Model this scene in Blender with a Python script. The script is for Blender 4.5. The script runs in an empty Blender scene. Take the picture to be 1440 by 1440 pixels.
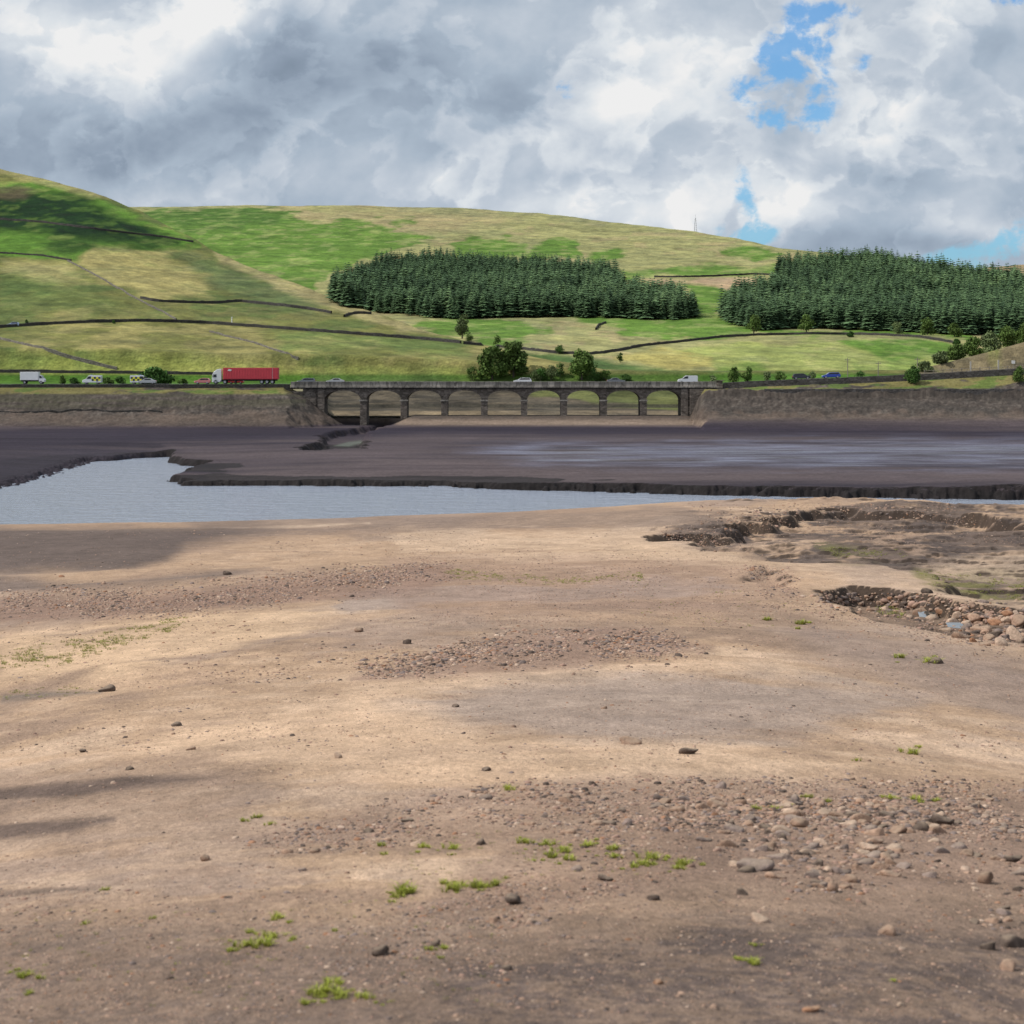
import bpy, math, random
import numpy as np
from mathutils import Vector
random.seed(7)
RNG = np.random.default_rng(7)
S = bpy.context.scene
COL = S.collection
F = 2880.0; CX = 720.0; HY = 520.0       # focal length and principal point in photo pixels

# ------------------------------------------------------------------ camera
cd = bpy.data.cameras.new('camera'); cam = bpy.data.objects.new('camera', cd); COL.objects.link(cam)
cd.sensor_width = 36; cd.lens = 36 * F / 1440; cd.shift_y = (HY - 720) / 1440.0
cam.location = (0, 0, 0); cam.rotation_euler = (math.radians(90), 0, 0)
cd.clip_start = 0.5; cd.clip_end = 20000
cd.dof.use_dof = True; cd.dof.focus_distance = 70; cd.dof.aperture_fstop = 3.4
S.camera = cam

# ------------------------------------------------------------------ node helper
class N:
    """tiny wrapper so that shader maths reads like maths"""
    def __init__(s, nt, sock): s.nt = nt; s.s = sock
    def _m(s, op, *a):
        n = s.nt.nodes.new('ShaderNodeMath'); n.operation = op
        for i, v in enumerate((s,) + a):
            if isinstance(v, N): s.nt.links.new(v.s, n.inputs[i])
            else: n.inputs[i].default_value = v
        return N(s.nt, n.outputs[0])
    def __add__(s, o): return s._m('ADD', o)
    def __sub__(s, o): return s._m('SUBTRACT', o)
    def __mul__(s, o): return s._m('MULTIPLY', o)
    def __truediv__(s, o): return s._m('DIVIDE', o)
    def pw(s, o): return s._m('POWER', o)
    def fn(s, op, *a): return s._m(op, *a)
    def clamp(s): return s._m('ADD', 0.0)._cl()
    def _cl(s): s.s.node.use_clamp = True; return s
def val(nt, v):
    n = nt.nodes.new('ShaderNodeValue'); n.outputs[0].default_value = v; return N(nt, n.outputs[0])
def sstep(x, a, b):
    nt = x.nt; n = nt.nodes.new('ShaderNodeMapRange'); n.interpolation_type = 'SMOOTHSTEP'
    nt.links.new(x.s, n.inputs[0]); n.inputs[1].default_value = a; n.inputs[2].default_value = b
    return N(nt, n.outputs[0])
def remap(x, a, b, c, d):
    nt = x.nt; n = nt.nodes.new('ShaderNodeMapRange')
    nt.links.new(x.s, n.inputs[0])
    for i, v in enumerate((a, b, c, d)): n.inputs[i + 1].default_value = v
    return N(nt, n.outputs[0])
def comb(nt, x, y, z):
    n = nt.nodes.new('ShaderNodeCombineXYZ')
    for i, v in enumerate((x, y, z)):
        if isinstance(v, N): nt.links.new(v.s, n.inputs[i])
        else: n.inputs[i].default_value = v
    return n.outputs[0]
def noise(nt, vec, scale, detail=5, rough=.55, dist=0, norm=True):
    n = nt.nodes.new('ShaderNodeTexNoise')
    if vec is not None: nt.links.new(vec, n.inputs['Vector'])
    n.inputs['Scale'].default_value = scale; n.inputs['Detail'].default_value = detail
    n.inputs['Roughness'].default_value = rough; n.inputs['Distortion'].default_value = dist
    return N(nt, n.outputs['Fac'])
def mixc(nt, f, a, b, mode='MIX'):
    n = nt.nodes.new('ShaderNodeMix'); n.data_type = 'RGBA'; n.blend_type = mode
    for sock, v in ((n.inputs[0], f), (n.inputs[6], a), (n.inputs[7], b)):
        if isinstance(v, N): nt.links.new(v.s, sock)
        elif isinstance(v, bpy.types.NodeSocket): nt.links.new(v, sock)
        elif isinstance(v, (tuple, list)): sock.default_value = (*v[:3], 1)
        else: sock.default_value = v
    return n.outputs[2]
def mapping(nt, vec, scale):
    n = nt.nodes.new('ShaderNodeMapping'); nt.links.new(vec, n.inputs[0]); n.inputs['Scale'].default_value = scale
    return n.outputs[0]

# ------------------------------------------------------------------ world: blue sky with broken cloud
SUN_EL = 47.0; SUN_AZ = -99.0           # azimuth clockwise from the view direction
w = bpy.data.worlds.new('World'); S.world = w; w.use_nodes = True
nt = w.node_tree; nt.nodes.clear()
sky = nt.nodes.new('ShaderNodeTexSky'); sky.sky_type = 'NISHITA'; sky.sun_disc = False
sky.sun_elevation = math.radians(SUN_EL); sky.sun_rotation = math.radians(SUN_AZ)
sky.air_density = 1.0; sky.dust_density = 0.6; sky.ozone_density = 1.5
tc = nt.nodes.new('ShaderNodeTexCoord'); sp = nt.nodes.new('ShaderNodeSeparateXYZ'); nt.links.new(tc.outputs['Generated'], sp.inputs[0])
vx, vy, vz = (N(nt, sp.outputs[i]) for i in range(3))
az = vx.fn('ARCTAN2', vy); el = vz.fn('ARCSINE')
def pxaz(x): return math.atan((x - CX) / F)
def pxel(y): return math.atan((HY - y) / F)
def blob(x, y, rx, ry, tilt=0.0):
    """soft elliptical bump of the cloud field round a direction of the sky"""
    a = az - pxaz(x); e = el - pxel(y)
    c, s_ = math.cos(math.radians(tilt)), math.sin(math.radians(tilt))
    p = (a * c + e * s_) / (rx / F); q = (e * c - a * s_) / (ry / F)
    return (p * p + q * q).fn('MULTIPLY', -1.0).fn('EXPONENT')
def cloudnoise(da, de, scale, detail, rough, dist, seed):
    v = comb(nt, az + (da), (el + de) * 1.45, seed)
    return noise(nt, v, scale, detail, rough, dist)
warp = cloudnoise(0.0, 0.0, 14, 3, .5, 0, 5.5) - .5
def cn(da, de, scale, detail, rough, seed, wk):
    v = comb(nt, az + da + warp * wk, (el + de) * 1.25 + warp * (wk * .6), seed)
    return noise(nt, v, scale, detail, rough, 0)
n_big = cn(0.0, 0.0, 9.0, 5, .50, 3.1, .04)
n_big2 = cn(0.012, -0.014, 9.0, 5, .50, 3.1, .04)
n_mid = cn(0.0, 0.0, 24, 5, .55, 8.4, .02)
n_mid2 = cn(0.005, -0.006, 24, 5, .55, 8.4, .02)
n_wisp = cn(0.0, 0.0, 34, 5, .60, 1.7, .02)
relief = (n_big2 - n_big) * -1.5 + (n_mid2 - n_mid) * -.8
# nearer heaps of cloud with crisp bright rims over a softer veil
n_fr = cn(.3, .1, 12.0, 7, .52, 6.6, .035)
n_fr2 = cn(.3 - .006, .1 + .008, 12.0, 7, .52, 6.6, .035)
front = sstep(n_fr, .485, .545)
rim = (sstep(n_fr, .485, .53) - sstep(n_fr, .53, .68)) + (n_fr - n_fr2) * 1.2
n_f3 = cn(.9, .4, 22.0, 6, .54, 2.2, .03)
n_f4 = cn(.9 - .004, .4 + .006, 22.0, 6, .54, 2.2, .03)
rim3 = (sstep(n_f3, .50, .54) - sstep(n_f3, .54, .66)) + (n_f3 - n_f4) * 1.5
bright = (n_big - .5) * .42 + (n_mid - .5) * .20 + (n_wisp - .5) * .08 + relief * .40 + (rim - .25) * .17 + (rim3 - .2) * .08 - front * .05 + .085
for (x, y, rx, ry, t, k) in [(300, 20, 75, 50, 35, .50), (160, 85, 120, 60, 0, .34), (50, 40, 110, 60, 0, .26), (225, 130, 50, 40, 0, .16), (560, 250, 200, 60, 0, .16), (20, 200, 60, 30, 0, .05),
                             (960, 110, 120, 50, 20, .30), (940, 300, 130, 50, 0, .22), (620, 20, 160, 40, 0, .14), (1100, 270, 150, 50, -10, .20), (1310, 150, 130, 80, 30, .10), (860, 140, 60, 40, 0, .16),
                             (1390, 20, 90, 40, 0, .22), (900, 30, 220, 60, 0, .16), (1390, 330, 70, 24, -15, .30), (760, 290, 220, 40, 0, .14), (480, 15, 60, 30, 0, .10), (1160, 150, 130, 130, 0, .16), (1330, 290, 80, 40, 0, .12),
                             (110, 210, 240, 50, 0, -.24), (330, 160, 150, 80, 30, -.16), (480, 90, 120, 60, 0, -.16), (1240, 50, 70, 50, 0, -.10), (1225, 260, 120, 30, -8, -.18), (1290, 345, 150, 18, -5, -.22), (700, 150, 120, 40, 10, -.12), (1060, 20, 60, 40, 0, -.05)]:
    bright = bright + blob(x, y, rx, ry, t) * k
bright = bright + sstep(el, .20, .50) * .14
b01 = remap(bright, -.40, .50, 0, 1)
ramp = nt.nodes.new('ShaderNodeValToRGB'); nt.links.new(b01.s, ramp.inputs[0])
els = ramp.color_ramp.elements
els[0].position = 0.0; els[0].color = (.20, .26, .34, 1)
els[1].position = 1.0; els[1].color = (1.0, 1.0, 1.0, 1)
for p, c in ((.26, (.32, .395, .50)), (.5, (.46, .55, .66)), (.7, (.62, .69, .78)), (.86, (.82, .87, .92))):
    e = els.new(p); e.color = (*c, 1)
hole = (n_wisp - .5) * .9 + (n_mid - .5) * .9
gap = None
for (x, y, rx, ry, t, k) in [(1130, 45, 60, 40, 25, .38), (1075, 105, 80, 26, 35, .40), (1100, 170, 66, 26, 0, .46), (1150, 125, 34, 50, 0, .34), (1215, 98, 20, 22, 0, .30), (800, 122, 22, 16, 0, .56), (1048, 280, 16, 46, 10, .46), (1050, 330, 50, 18, 0, .44), (1415, 345, 60, 24, 25, .60), (1340, 362, 60, 12, 10, .42), (1430, 8, 50, 18, 0, .40), (1180, 15, 60, 16, 0, .28)]:
    b = blob(x, y, rx, ry, t) * k; gap = b if gap is None else gap + b
high = sstep(el, .35, .9) * .15                     # some open sky overhead
n_rag = cn(.2, .6, 60, 5, .62, 4.4, .02)
holem = sstep(gap * ((hole * -2.4) + 1.0) + ((n_rag - .5) * 2.0 + (n_mid - .5) * 1.6) * sstep(gap, .05, .30) + high, .16, .60) * .90
bg1 = nt.nodes.new('ShaderNodeBackground'); bg2 = nt.nodes.new('ShaderNodeBackground'); bg1.inputs[1].default_value = .13
skyc = nt.nodes.new('ShaderNodeHueSaturation'); skyc.inputs['Saturation'].default_value = 1.0; skyc.inputs['Value'].default_value = .95
nt.links.new(sky.outputs[0], skyc.inputs['Color']); nt.links.new(mixc(nt, 1.0, skyc.outputs[0], (.46, .80, 1.12), 'MULTIPLY'), bg1.inputs[0])
nt.links.new(ramp.outputs[0], bg2.inputs[0]); bg2.inputs[1].default_value = .86
ms = nt.nodes.new('ShaderNodeMixShader'); nt.links.new(holem.s, ms.inputs[0]); nt.links.new(bg2.outputs[0], ms.inputs[1]); nt.links.new(bg1.outputs[0], ms.inputs[2])
wo = nt.nodes.new('ShaderNodeOutputWorld'); nt.links.new(ms.outputs[0], wo.inputs[0])
w.cycles.sampling_method = 'MANUAL'; w.cycles.sample_map_resolution = 512

sd_ = bpy.data.lights.new('sun', 'SUN'); sd_.energy = 4.0; sd_.angle = math.radians(.6); sd_.color = (1, .95, .88)
sun = bpy.data.objects.new('sun', sd_); COL.objects.link(sun)
a_, e_ = math.radians(SUN_AZ), math.radians(SUN_EL)
sun.rotation_euler = Vector((math.sin(a_) * math.cos(e_), math.cos(a_) * math.cos(e_), math.sin(e_))).to_track_quat('Z', 'Y').to_euler()
S.view_settings.view_transform = 'Standard'; S.view_settings.look = 'None'; S.view_settings.gamma = 1; S.view_settings.exposure = 0.0
S.render.engine = 'CYCLES'

# ------------------------------------------------------------------ numpy helpers
def _h(ix, iy, seed):
    h = (ix.astype(np.int64) * 374761393 + iy.astype(np.int64) * 668265263 + seed * 1442695041) & 0xffffffff
    h = ((h ^ (h >> 13)) * 1274126177) & 0xffffffff
    return ((h ^ (h >> 16)) & 0xffffff).astype(np.float32) / 16777215.0
def vnoise(x, y, seed=0):
    ix = np.floor(x); iy = np.floor(y); fx = (x - ix).astype(np.float32); fy = (y - iy).astype(np.float32)
    fx = fx * fx * fx * (fx * (fx * 6 - 15) + 10); fy = fy * fy * fy * (fy * (fy * 6 - 15) + 10)
    a = _h(ix, iy, seed); b = _h(ix + 1, iy, seed); c = _h(ix, iy + 1, seed); d = _h(ix + 1, iy + 1, seed)
    return (a + (b - a) * fx) * (1 - fy) + (c + (d - c) * fx) * fy
def fbm(x, y, o=4, seed=0, g=.5):
    x = np.asarray(x, float); y = np.asarray(y, float); x, y = np.broadcast_arrays(x, y)
    s = 0; a = 1; t = 0
    for i in range(o):
        s = s + a * vnoise(x * 2 ** i + 17.3 * i, y * 2 ** i - 9.1 * i, seed + i); t += a; a *= g
    return s / t - .5
def ss(x, a, b):
    t = np.clip((x - a) / (b - a), 0, 1); return t * t * (3 - 2 * t)
def interp(x, pts):
    p = np.array(pts, float); return np.interp(x, p[:, 0], p[:, 1])
def poly_sd(px, py, poly):
    """signed distance, positive inside"""
    px = np.asarray(px, float); py = np.asarray(py, float)
    P = np.array(poly, float); best = np.full(px.shape, 1e18); inside = np.zeros(px.shape, bool)
    for i in range(len(P)):
        x0, y0 = P[i]; x1, y1 = P[(i + 1) % len(P)]
        dx, dy = x1 - x0, y1 - y0; L = dx * dx + dy * dy + 1e-12
        t = np.clip(((px - x0) * dx + (py - y0) * dy) / L, 0, 1)
        best = np.minimum(best, (px - x0 - t * dx) ** 2 + (py - y0 - t * dy) ** 2)
        cond = ((y0 > py) != (y1 > py)); xi = (x1 - x0) * (py - y0) / (y1 - y0 + 1e-12) + x0
        inside ^= cond & (px < xi)
    d = np.sqrt(best); return np.where(inside, d, -d)
def line_d(px, py, pts):
    best = np.full(np.shape(px), 1e18)
    for (x0, y0), (x1, y1) in zip(pts[:-1], pts[1:]):
        dx, dy = x1 - x0, y1 - y0; L = dx * dx + dy * dy + 1e-12
        t = np.clip(((px - x0) * dx + (py - y0) * dy) / L, 0, 1)
        best = np.minimum(best, (px - x0 - t * dx) ** 2 + (py - y0 - t * dy) ** 2)
    return np.sqrt(best)
def XW(xp, d): return (xp - CX) / F * d
def ypx(z, d): return HY - F * z / d

# ------------------------------------------------------------------ object helpers
def tag(o, label=None, cat=None, group=None, kind=None):
    if label: o['label'] = label
    if cat: o['category'] = cat
    if group: o['group'] = group
    if kind: o['kind'] = kind
    return o
def link(name, me, mat=None, parent=None, loc=None):
    if mat is not None and not me.materials: me.materials.append(mat)
    o = bpy.data.objects.new(name, me); COL.objects.link(o)
    if parent: o.parent = parent
    if loc is not None: o.location = loc
    return o
def empty(name, loc, rz=0):
    o = bpy.data.objects.new(name, None); COL.objects.link(o); o.location = loc; o.rotation_euler.z = rz; o.empty_display_size = .5
    return o
def npmesh(name, V, Fq, smooth=True, col=None, corner=4):
    me = bpy.data.meshes.new(name); V = np.asarray(V, np.float32); Fq = np.asarray(Fq, np.int32)
    k = Fq.shape[1]
    me.vertices.add(len(V)); me.vertices.foreach_set('co', V.ravel())
    me.loops.add(Fq.size); me.loops.foreach_set('vertex_index', Fq.ravel())
    me.polygons.add(len(Fq)); me.polygons.foreach_set('loop_start', np.arange(len(Fq), dtype=np.int32) * k)
    me.polygons.foreach_set('use_smooth', np.full(len(Fq), smooth))
    if col is not None:
        a = me.color_attributes.new('Col', 'FLOAT_COLOR', 'POINT'); c = np.ones((len(V), 4), np.float32); c[:, :col.shape[1]] = col
        a.data.foreach_set('color', c.ravel())
    me.update(calc_edges=True); return me
def gridmesh(name, X, Y, Z, col=None):
    r, c = X.shape; idx = np.arange(r * c).reshape(r, c)
    Fq = np.stack([idx[:-1, :-1], idx[:-1, 1:], idx[1:, 1:], idx[1:, :-1]], -1).reshape(-1, 4)
    return npmesh(name, np.stack([X, Y, Z], -1).reshape(-1, 3), Fq, True, None if col is None else col.reshape(-1, col.shape[-1]))
class MB:
    """collects simple shapes into one mesh"""
    def __init__(s): s.v = []; s.f = []
    def add(s, vs, fs):
        b = len(s.v); s.v += [tuple(v) for v in vs]; s.f += [tuple(b + i for i in f) for f in fs]
    def box(s, x0, y0, z0, x1, y1, z1):
        s.add([(x, y, z) for z in (z0, z1) for (x, y) in ((x0, y0), (x1, y0), (x1, y1), (x0, y1))],
              [(3, 2, 1, 0), (4, 5, 6, 7), (0, 1, 5, 4), (1, 2, 6, 5), (2, 3, 7, 6), (3, 0, 4, 7)])
    def prism(s, prof, y0, y1):
        """profile in x,z extruded along y"""
        n = len(prof); s.add([(x, y0, z) for x, z in prof] + [(x, y1, z) for x, z in prof],
                             [tuple(range(n)), tuple(range(2 * n - 1, n - 1, -1))] + [(i, i + n, (i + 1) % n + n, (i + 1) % n) for i in range(n)])
    def cyl(s, p0, p1, r0, r1=None, n=8):
        r1 = r0 if r1 is None else r1; p0 = Vector(p0); p1 = Vector(p1); d = (p1 - p0).normalized()
        a = d.cross(Vector((0, 0, 1))) if abs(d.z) < .9 else d.cross(Vector((1, 0, 0))); a.normalize(); b = d.cross(a)
        vs = []
        for p, r in ((p0, r0), (p1, r1)):
            for i in range(n):
                t = 2 * math.pi * i / n; vs.append(p + a * (r * math.cos(t)) + b * (r * math.sin(t)))
        s.add(vs, [(i, (i + 1) % n, (i + 1) % n + n, i + n) for i in range(n)] + [tuple(range(n - 1, -1, -1)), tuple(range(n, 2 * n))])
    def build(s, name, mat, parent=None, loc=None, smooth=False, bevel=0):
        me = bpy.data.meshes.new(name); me.from_pydata(s.v, [], s.f); me.update()
        import bmesh
        bm = bmesh.new(); bm.from_mesh(me)
        bmesh.ops.recalc_face_normals(bm, faces=bm.faces)
        if bevel: bmesh.ops.bevel(bm, geom=list(bm.edges), offset=bevel, segments=1, affect='EDGES', clamp_overlap=True)
        bm.to_mesh(me); bm.free()
        if smooth: me.polygons.foreach_set('use_smooth', [True] * len(me.polygons))
        return link(name, me, mat, parent, loc)

# ------------------------------------------------------------------ materials
def newmat(name):
    m = bpy.data.materials.new(name); m.use_nodes = True; nt = m.node_tree
    return m, nt, nt.nodes['Principled BSDF']
def bump(nt, b, h, strength, dist):
    n = nt.nodes.new('ShaderNodeBump'); n.inputs['Strength'].default_value = strength; n.inputs['Distance'].default_value = dist
    nt.links.new(h.s, n.inputs['Height']); nt.links.new(n.outputs[0], b.inputs['Normal']); return n
def plain(name, col, rough=.6, metal=0, var=.15, scale=3.0, spec=.4):
    m, nt, b = newmat(name)
    tc = nt.nodes.new('ShaderNodeTexCoord'); n = noise(nt, tc.outputs['Object'], scale, 4)
    f = remap(n, .25, .75, 1 - var, 1 + var)
    c = mixc(nt, 1.0, col, comb(nt, f, f, f), 'MULTIPLY')
    nt.links.new(c, b.inputs['Base Color']); b.inputs['Roughness'].default_value = rough; b.inputs['Metallic'].default_value = metal
    b.inputs['Specular IOR Level'].default_value = spec
    return m
def terrain_mat(name, layers, bumps, rough=.93, wetrough=.2, spec=.2, wetnoise=None, grit=False):
    """Col attribute times world-space noise layers (scale xyz, amount, tint)"""
    m, nt, b = newmat(name)
    at = nt.nodes.new('ShaderNodeAttribute'); at.attribute_name = 'Col'; g = nt.nodes.new('ShaderNodeNewGeometry')
    c = at.outputs['Color']
    if grit: c = mixc(nt, 1.0, c, (.93, .862, .835), 'MULTIPLY')
    for (sc, detail, amt, tint) in layers:
        v = mapping(nt, g.outputs['Position'], sc); n = noise(nt, v, 1.0, detail, .6)
        f = remap(n, .3, .7, -amt, amt)
        k = comb(nt, f * tint[0] + 1.0, f * tint[1] + 1.0, f * tint[2] + 1.0)
        c = mixc(nt, 1.0, c, k, 'MULTIPLY')
    if grit:
        for (gs, lo_, sz) in ((9, .80, .22), (26, .72, .26), (60, .62, .30)):
            vo = nt.nodes.new('ShaderNodeTexVoronoi'); nt.links.new(g.outputs['Position'], vo.inputs['Vector']); vo.inputs['Scale'].default_value = gs
            sc_ = nt.nodes.new('ShaderNodeSeparateColor'); nt.links.new(vo.outputs['Color'], sc_.inputs[0])
            on = (N(nt, sc_.outputs[0]) - lo_).fn('GREATER_THAN', 0.0) * (val(nt, 1.0) - sstep(N(nt, vo.outputs['Distance']), sz * .7, sz))
            tone = remap(N(nt, sc_.outputs[1]), 0, 1, .35, 1.35)
            c = mixc(nt, on * .85, c, mixc(nt, 1.0, c, comb(nt, tone, tone * .97, tone * .95), 'MULTIPLY'))
    nt.links.new(c, b.inputs['Base Color'])
    hsum = None
    for (sc, detail, amp) in bumps:
        v = mapping(nt, g.outputs['Position'], sc); n = noise(nt, v, 1.0, detail, .6) * amp
        hsum = n if hsum is None else hsum + n
    if hsum is not None: bump(nt, b, hsum, 1.0, 1.0)
    wet = N(nt, at.outputs['Alpha'])
    if wetnoise:
        v = mapping(nt, g.outputs['Position'], wetnoise); n = noise(nt, v, 1.0, 6, .62)
        wet = sstep(wet + (n - .5) * 1.3, .32, .85)
    r = remap(wet, 0, 1, rough, wetrough); nt.links.new(r.s, b.inputs['Roughness'])
    sp_ = remap(wet, 0, 1, spec, .5); nt.links.new(sp_.s, b.inputs['Specular IOR Level'])
    return m

M_sand = terrain_mat('sand', [((.35, .12, .35), 4, .10, (1, 1, 1)), ((2.2, 1.4, 2.2), 5, .16, (1, 1.02, 1.06)), ((14, 9, 14), 4, .22, (1, 1, 1)), ((60, 45, 60), 2, .22, (1, 1, 1))],
                     [((1.2, .8, 1.2), 4, .035), ((4, 3, 4), 4, .035), ((16, 13, 16), 5, .028), ((50, 50, 50), 3, .010)], .95, .3, .15, None, True)
M_mud = terrain_mat('mud', [((.02, .10, .05), 5, .18, (1, 1, 1.02)), ((.2, .7, .4), 5, .20, (1, 1, 1)), ((1.6, 1.6, 1.6), 4, .25, (1, 1, 1))],
                    [((.25, .5, .5), 4, .10), ((1.8, 1.8, 1.8), 5, .10)], .88, .16, .10, (.045, .5, .1))
M_hill = terrain_mat('moor_grass', [((.012, .02, .02), 5, .16, (1, .9, .8)), ((.05, .07, .2), 5, .26, (1.1, .95, .7)), ((.35, .35, 1.2), 5, .26, (1, .95, .8)), ((1.5, 1.5, 1.5), 3, .22, (1, 1, 1))],
                     [((.08, .1, .1), 4, 1.2), ((.5, .5, .5), 5, .55)], .95, .6, .05)
def stone_mat(name, col, bscale=(1.2, 1.2, 2.6), dark=.45, bumpd=.05):
    m, nt, b = newmat(name); g = nt.nodes.new('ShaderNodeNewGeometry')
    v = mapping(nt, g.outputs['Position'], bscale)
    vo = nt.nodes.new('ShaderNodeTexVoronoi'); vo.feature = 'F1'; nt.links.new(v, vo.inputs['Vector']); vo.inputs['Scale'].default_value = 1.0
    ve = nt.nodes.new('ShaderNodeTexVoronoi'); ve.feature = 'DISTANCE_TO_EDGE'; nt.links.new(v, ve.inputs['Vector']); ve.inputs['Scale'].default_value = 1.0
    sp = nt.nodes.new('ShaderNodeSeparateColor'); nt.links.new(vo.outputs['Color'], sp.inputs[0])
    f = remap(N(nt, sp.outputs[0]), 0, 1, .65, 1.3); n = noise(nt, mapping(nt, g.outputs['Position'], (.3, .3, .6)), 1, 5)
    f = f * remap(n, .3, .7, .75, 1.2); joint = remap(sstep(N(nt, ve.outputs['Distance']), .0, .09), 0, 1, dark, 1)
    f = f * joint
    nt.links.new(mixc(nt, 1.0, col, comb(nt, f, f, f), 'MULTIPLY'), b.inputs['Base Color'])
    b.inputs['Roughness'].default_value = .92; b.inputs['Specular IOR Level'].default_value = .15
    bump(nt, b, joint + f * .3, .8, bumpd); return m
M_ashlar = stone_mat('gritstone_masonry', (.175, .148, .127), (1.0, 1.0, 2.4))
M_ashdark = stone_mat('dark_gritstone', (.105, .095, .09), (1.0, 1.0, 2.6))
M_cope = stone_mat('coping_stone', (.29, .265, .235), (1.0, 1.0, .2), .6)
M_dry = stone_mat('drystone', (.060, .056, .052), (1.8, 1.8, 4.5))
M_drypale = stone_mat('pale_drystone', (.17, .155, .13), (1.8, 1.8, 4.5))
M_tar = plain('asphalt', (.055, .055, .058), .9)
M_linepaint = plain('road_paint', (.7, .7, .68), .7)

# ------------------------------------------------------------------ terrain functions (positive z up, camera at 0)
ZW = -16.2
YW = [(-400, 741), (0, 738), (250, 734), (480, 728), (720, 719.5), (880, 711), (960, 705.5), (1000, 703.4), (1300, 703.2), (1345, 709), (1440, 711), (1900, 713)]
ZT = [(3, 2.7), (7, 3.15), (11, 3.51), (14, 3.79), (19, 4.22), (27, 4.87), (36, 5.5), (46, 6.07), (60, 6.87), (85, 8.26), (115, 9.98), (165, 12.95), (214, 16.2), (235, 17.7), (300, 19.5)]
_zt = np.array(ZT); _dd = np.linspace(3, 300, 1500); _zz = np.interp(_dd, _zt[:, 0], _zt[:, 1])
_k = np.exp(-np.linspace(-2, 2, 41) ** 2); _k /= _k.sum(); _zs = np.convolve(np.pad(_zz, 20, mode='edge'), _k, 'valid'); _zs = np.where(_dd < 12, _zz, _zs)
def shore_base(xp, d):
    dw = -ZW * F / (interp(xp, YW) - HY)
    r = 1 + (214.0 / dw - 1) * ss(d, 60, 200)
    s = (xp - 780) / 720.0
    bend = 1 + .16 * np.clip(s * s, 0, 1.8) * (1 - ss(d, 50, 150))
    return -np.interp(d * r * bend, _dd, _zs)
def pix2d(xp, yp, fn=shore_base, lo=6., hi=250., n=1200):
    dd = np.exp(np.linspace(math.log(lo), math.log(hi), n)); yy = ypx(fn(np.full(n, float(xp)), dd), dd)
    i = int(np.argmax(yy <= yp)) if (yy <= yp).any() else n - 1
    return dd[i]
def shore_poly(pts): return [(XW(x, d), d) for x, y in pts for d in (pix2d(x, y),)]
PIT_A = shore_poly([(1140, 834), (1200, 824), (1262, 829), (1312, 836), (1345, 850), (1440, 862), (1580, 880), (1580, 945), (1440, 912), (1330, 890), (1220, 868), (1150, 851)])
PIT_B = shore_poly([(925, 756), (950, 748), (1000, 752), (1010, 738), (1040, 728), (1075, 732), (1120, 718), (1180, 714), (1290, 716), (1345, 724), (1440, 734), (1600, 740), (1600, 868), (1440, 858), (1345, 845), (1318, 830), (1300, 812), (1230, 794), (1130, 786), (1060, 782), (1005, 772)])
PIT_D = shore_poly([(880, 742), (980, 716), (1340, 712), (1700, 716), (1700, 868), (1440, 858), (1300, 826), (1150, 792), (1040, 790), (960, 768)])
PIT_C = shore_poly([(1040, 812), (1075, 800), (1120, 812), (1135, 835), (1110, 835)])
def shore_z(xp, d, detail=True):
    X = XW(xp, d); z = shore_base(xp, d)
    z = z + .9 * fbm(X / 45, d / 30, 3, 5) * ss(d, 25, 120) * (1 - ss(d, 185, 215)) + .5 * fbm(X / 11, d / 6, 3, 9) * ss(d, 8, 40) * (1 - .75 * ss(d, 150, 205))
    if not detail: return z
    z = z + .06 * fbm(X / 1.6, d / 1.1, 4, 21) + .018 * fbm(X * 4, d * 4, 3, 22) * (1 - ss(d, 30, 60))
    m = (xp > 820) & (d > 35) & (d < 245)
    if m.any():
        x_, d_ = X[m], d[m]; rag = fbm(x_ / 2.2, d_ / 2.2, 5, 31)
        a = poly_sd(x_, d_, PIT_A) + rag * 1.6; b = poly_sd(x_, d_, PIT_B) + fbm(x_ / 5, d_ / 5, 5, 33) * 6
        c = poly_sd(x_, d_, PIT_C) + rag * 1.5
        zz = z[m]
        lump = fbm(x_ / .8, d_ / .8, 3, 35)
        g_ = ss(poly_sd(x_, d_, PIT_D) + fbm(x_ / 6, d_ / 6, 4, 38) * 8, -1, 7)
        tf = fbm(x_ / 16, d_ / 11, 7, 39, .62) * 9; st_ = np.floor(tf) + ss(tf - np.floor(tf), .74, .96)          # broken ledges
        zz = zz + g_ * (st_ * .13 + .30 * np.abs(fbm(x_ / 1.3, d_ / 1.3, 4, 37)) * ss(d_, 60, 100) + .12)
        zz = zz - ss(a, -.1, .45) * (.62 - .25 * lump) - ss(b, -.3, 1.0) * (.95 + .4 * fbm(x_ / 3, d_ / 3, 4, 36)) - ss(c, -.1, 1.0) * .3
        # the rise behind the far pit that hides the water
        z[m] = zz
    lip = np.exp(-((xp - 1150) / 150) ** 4) * np.exp(-((d - 222) / 16) ** 2)
    z = z + lip * (.25 + 1.0 * fbm(X / 3, d / 3, 4, 40))
    return z

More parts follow.
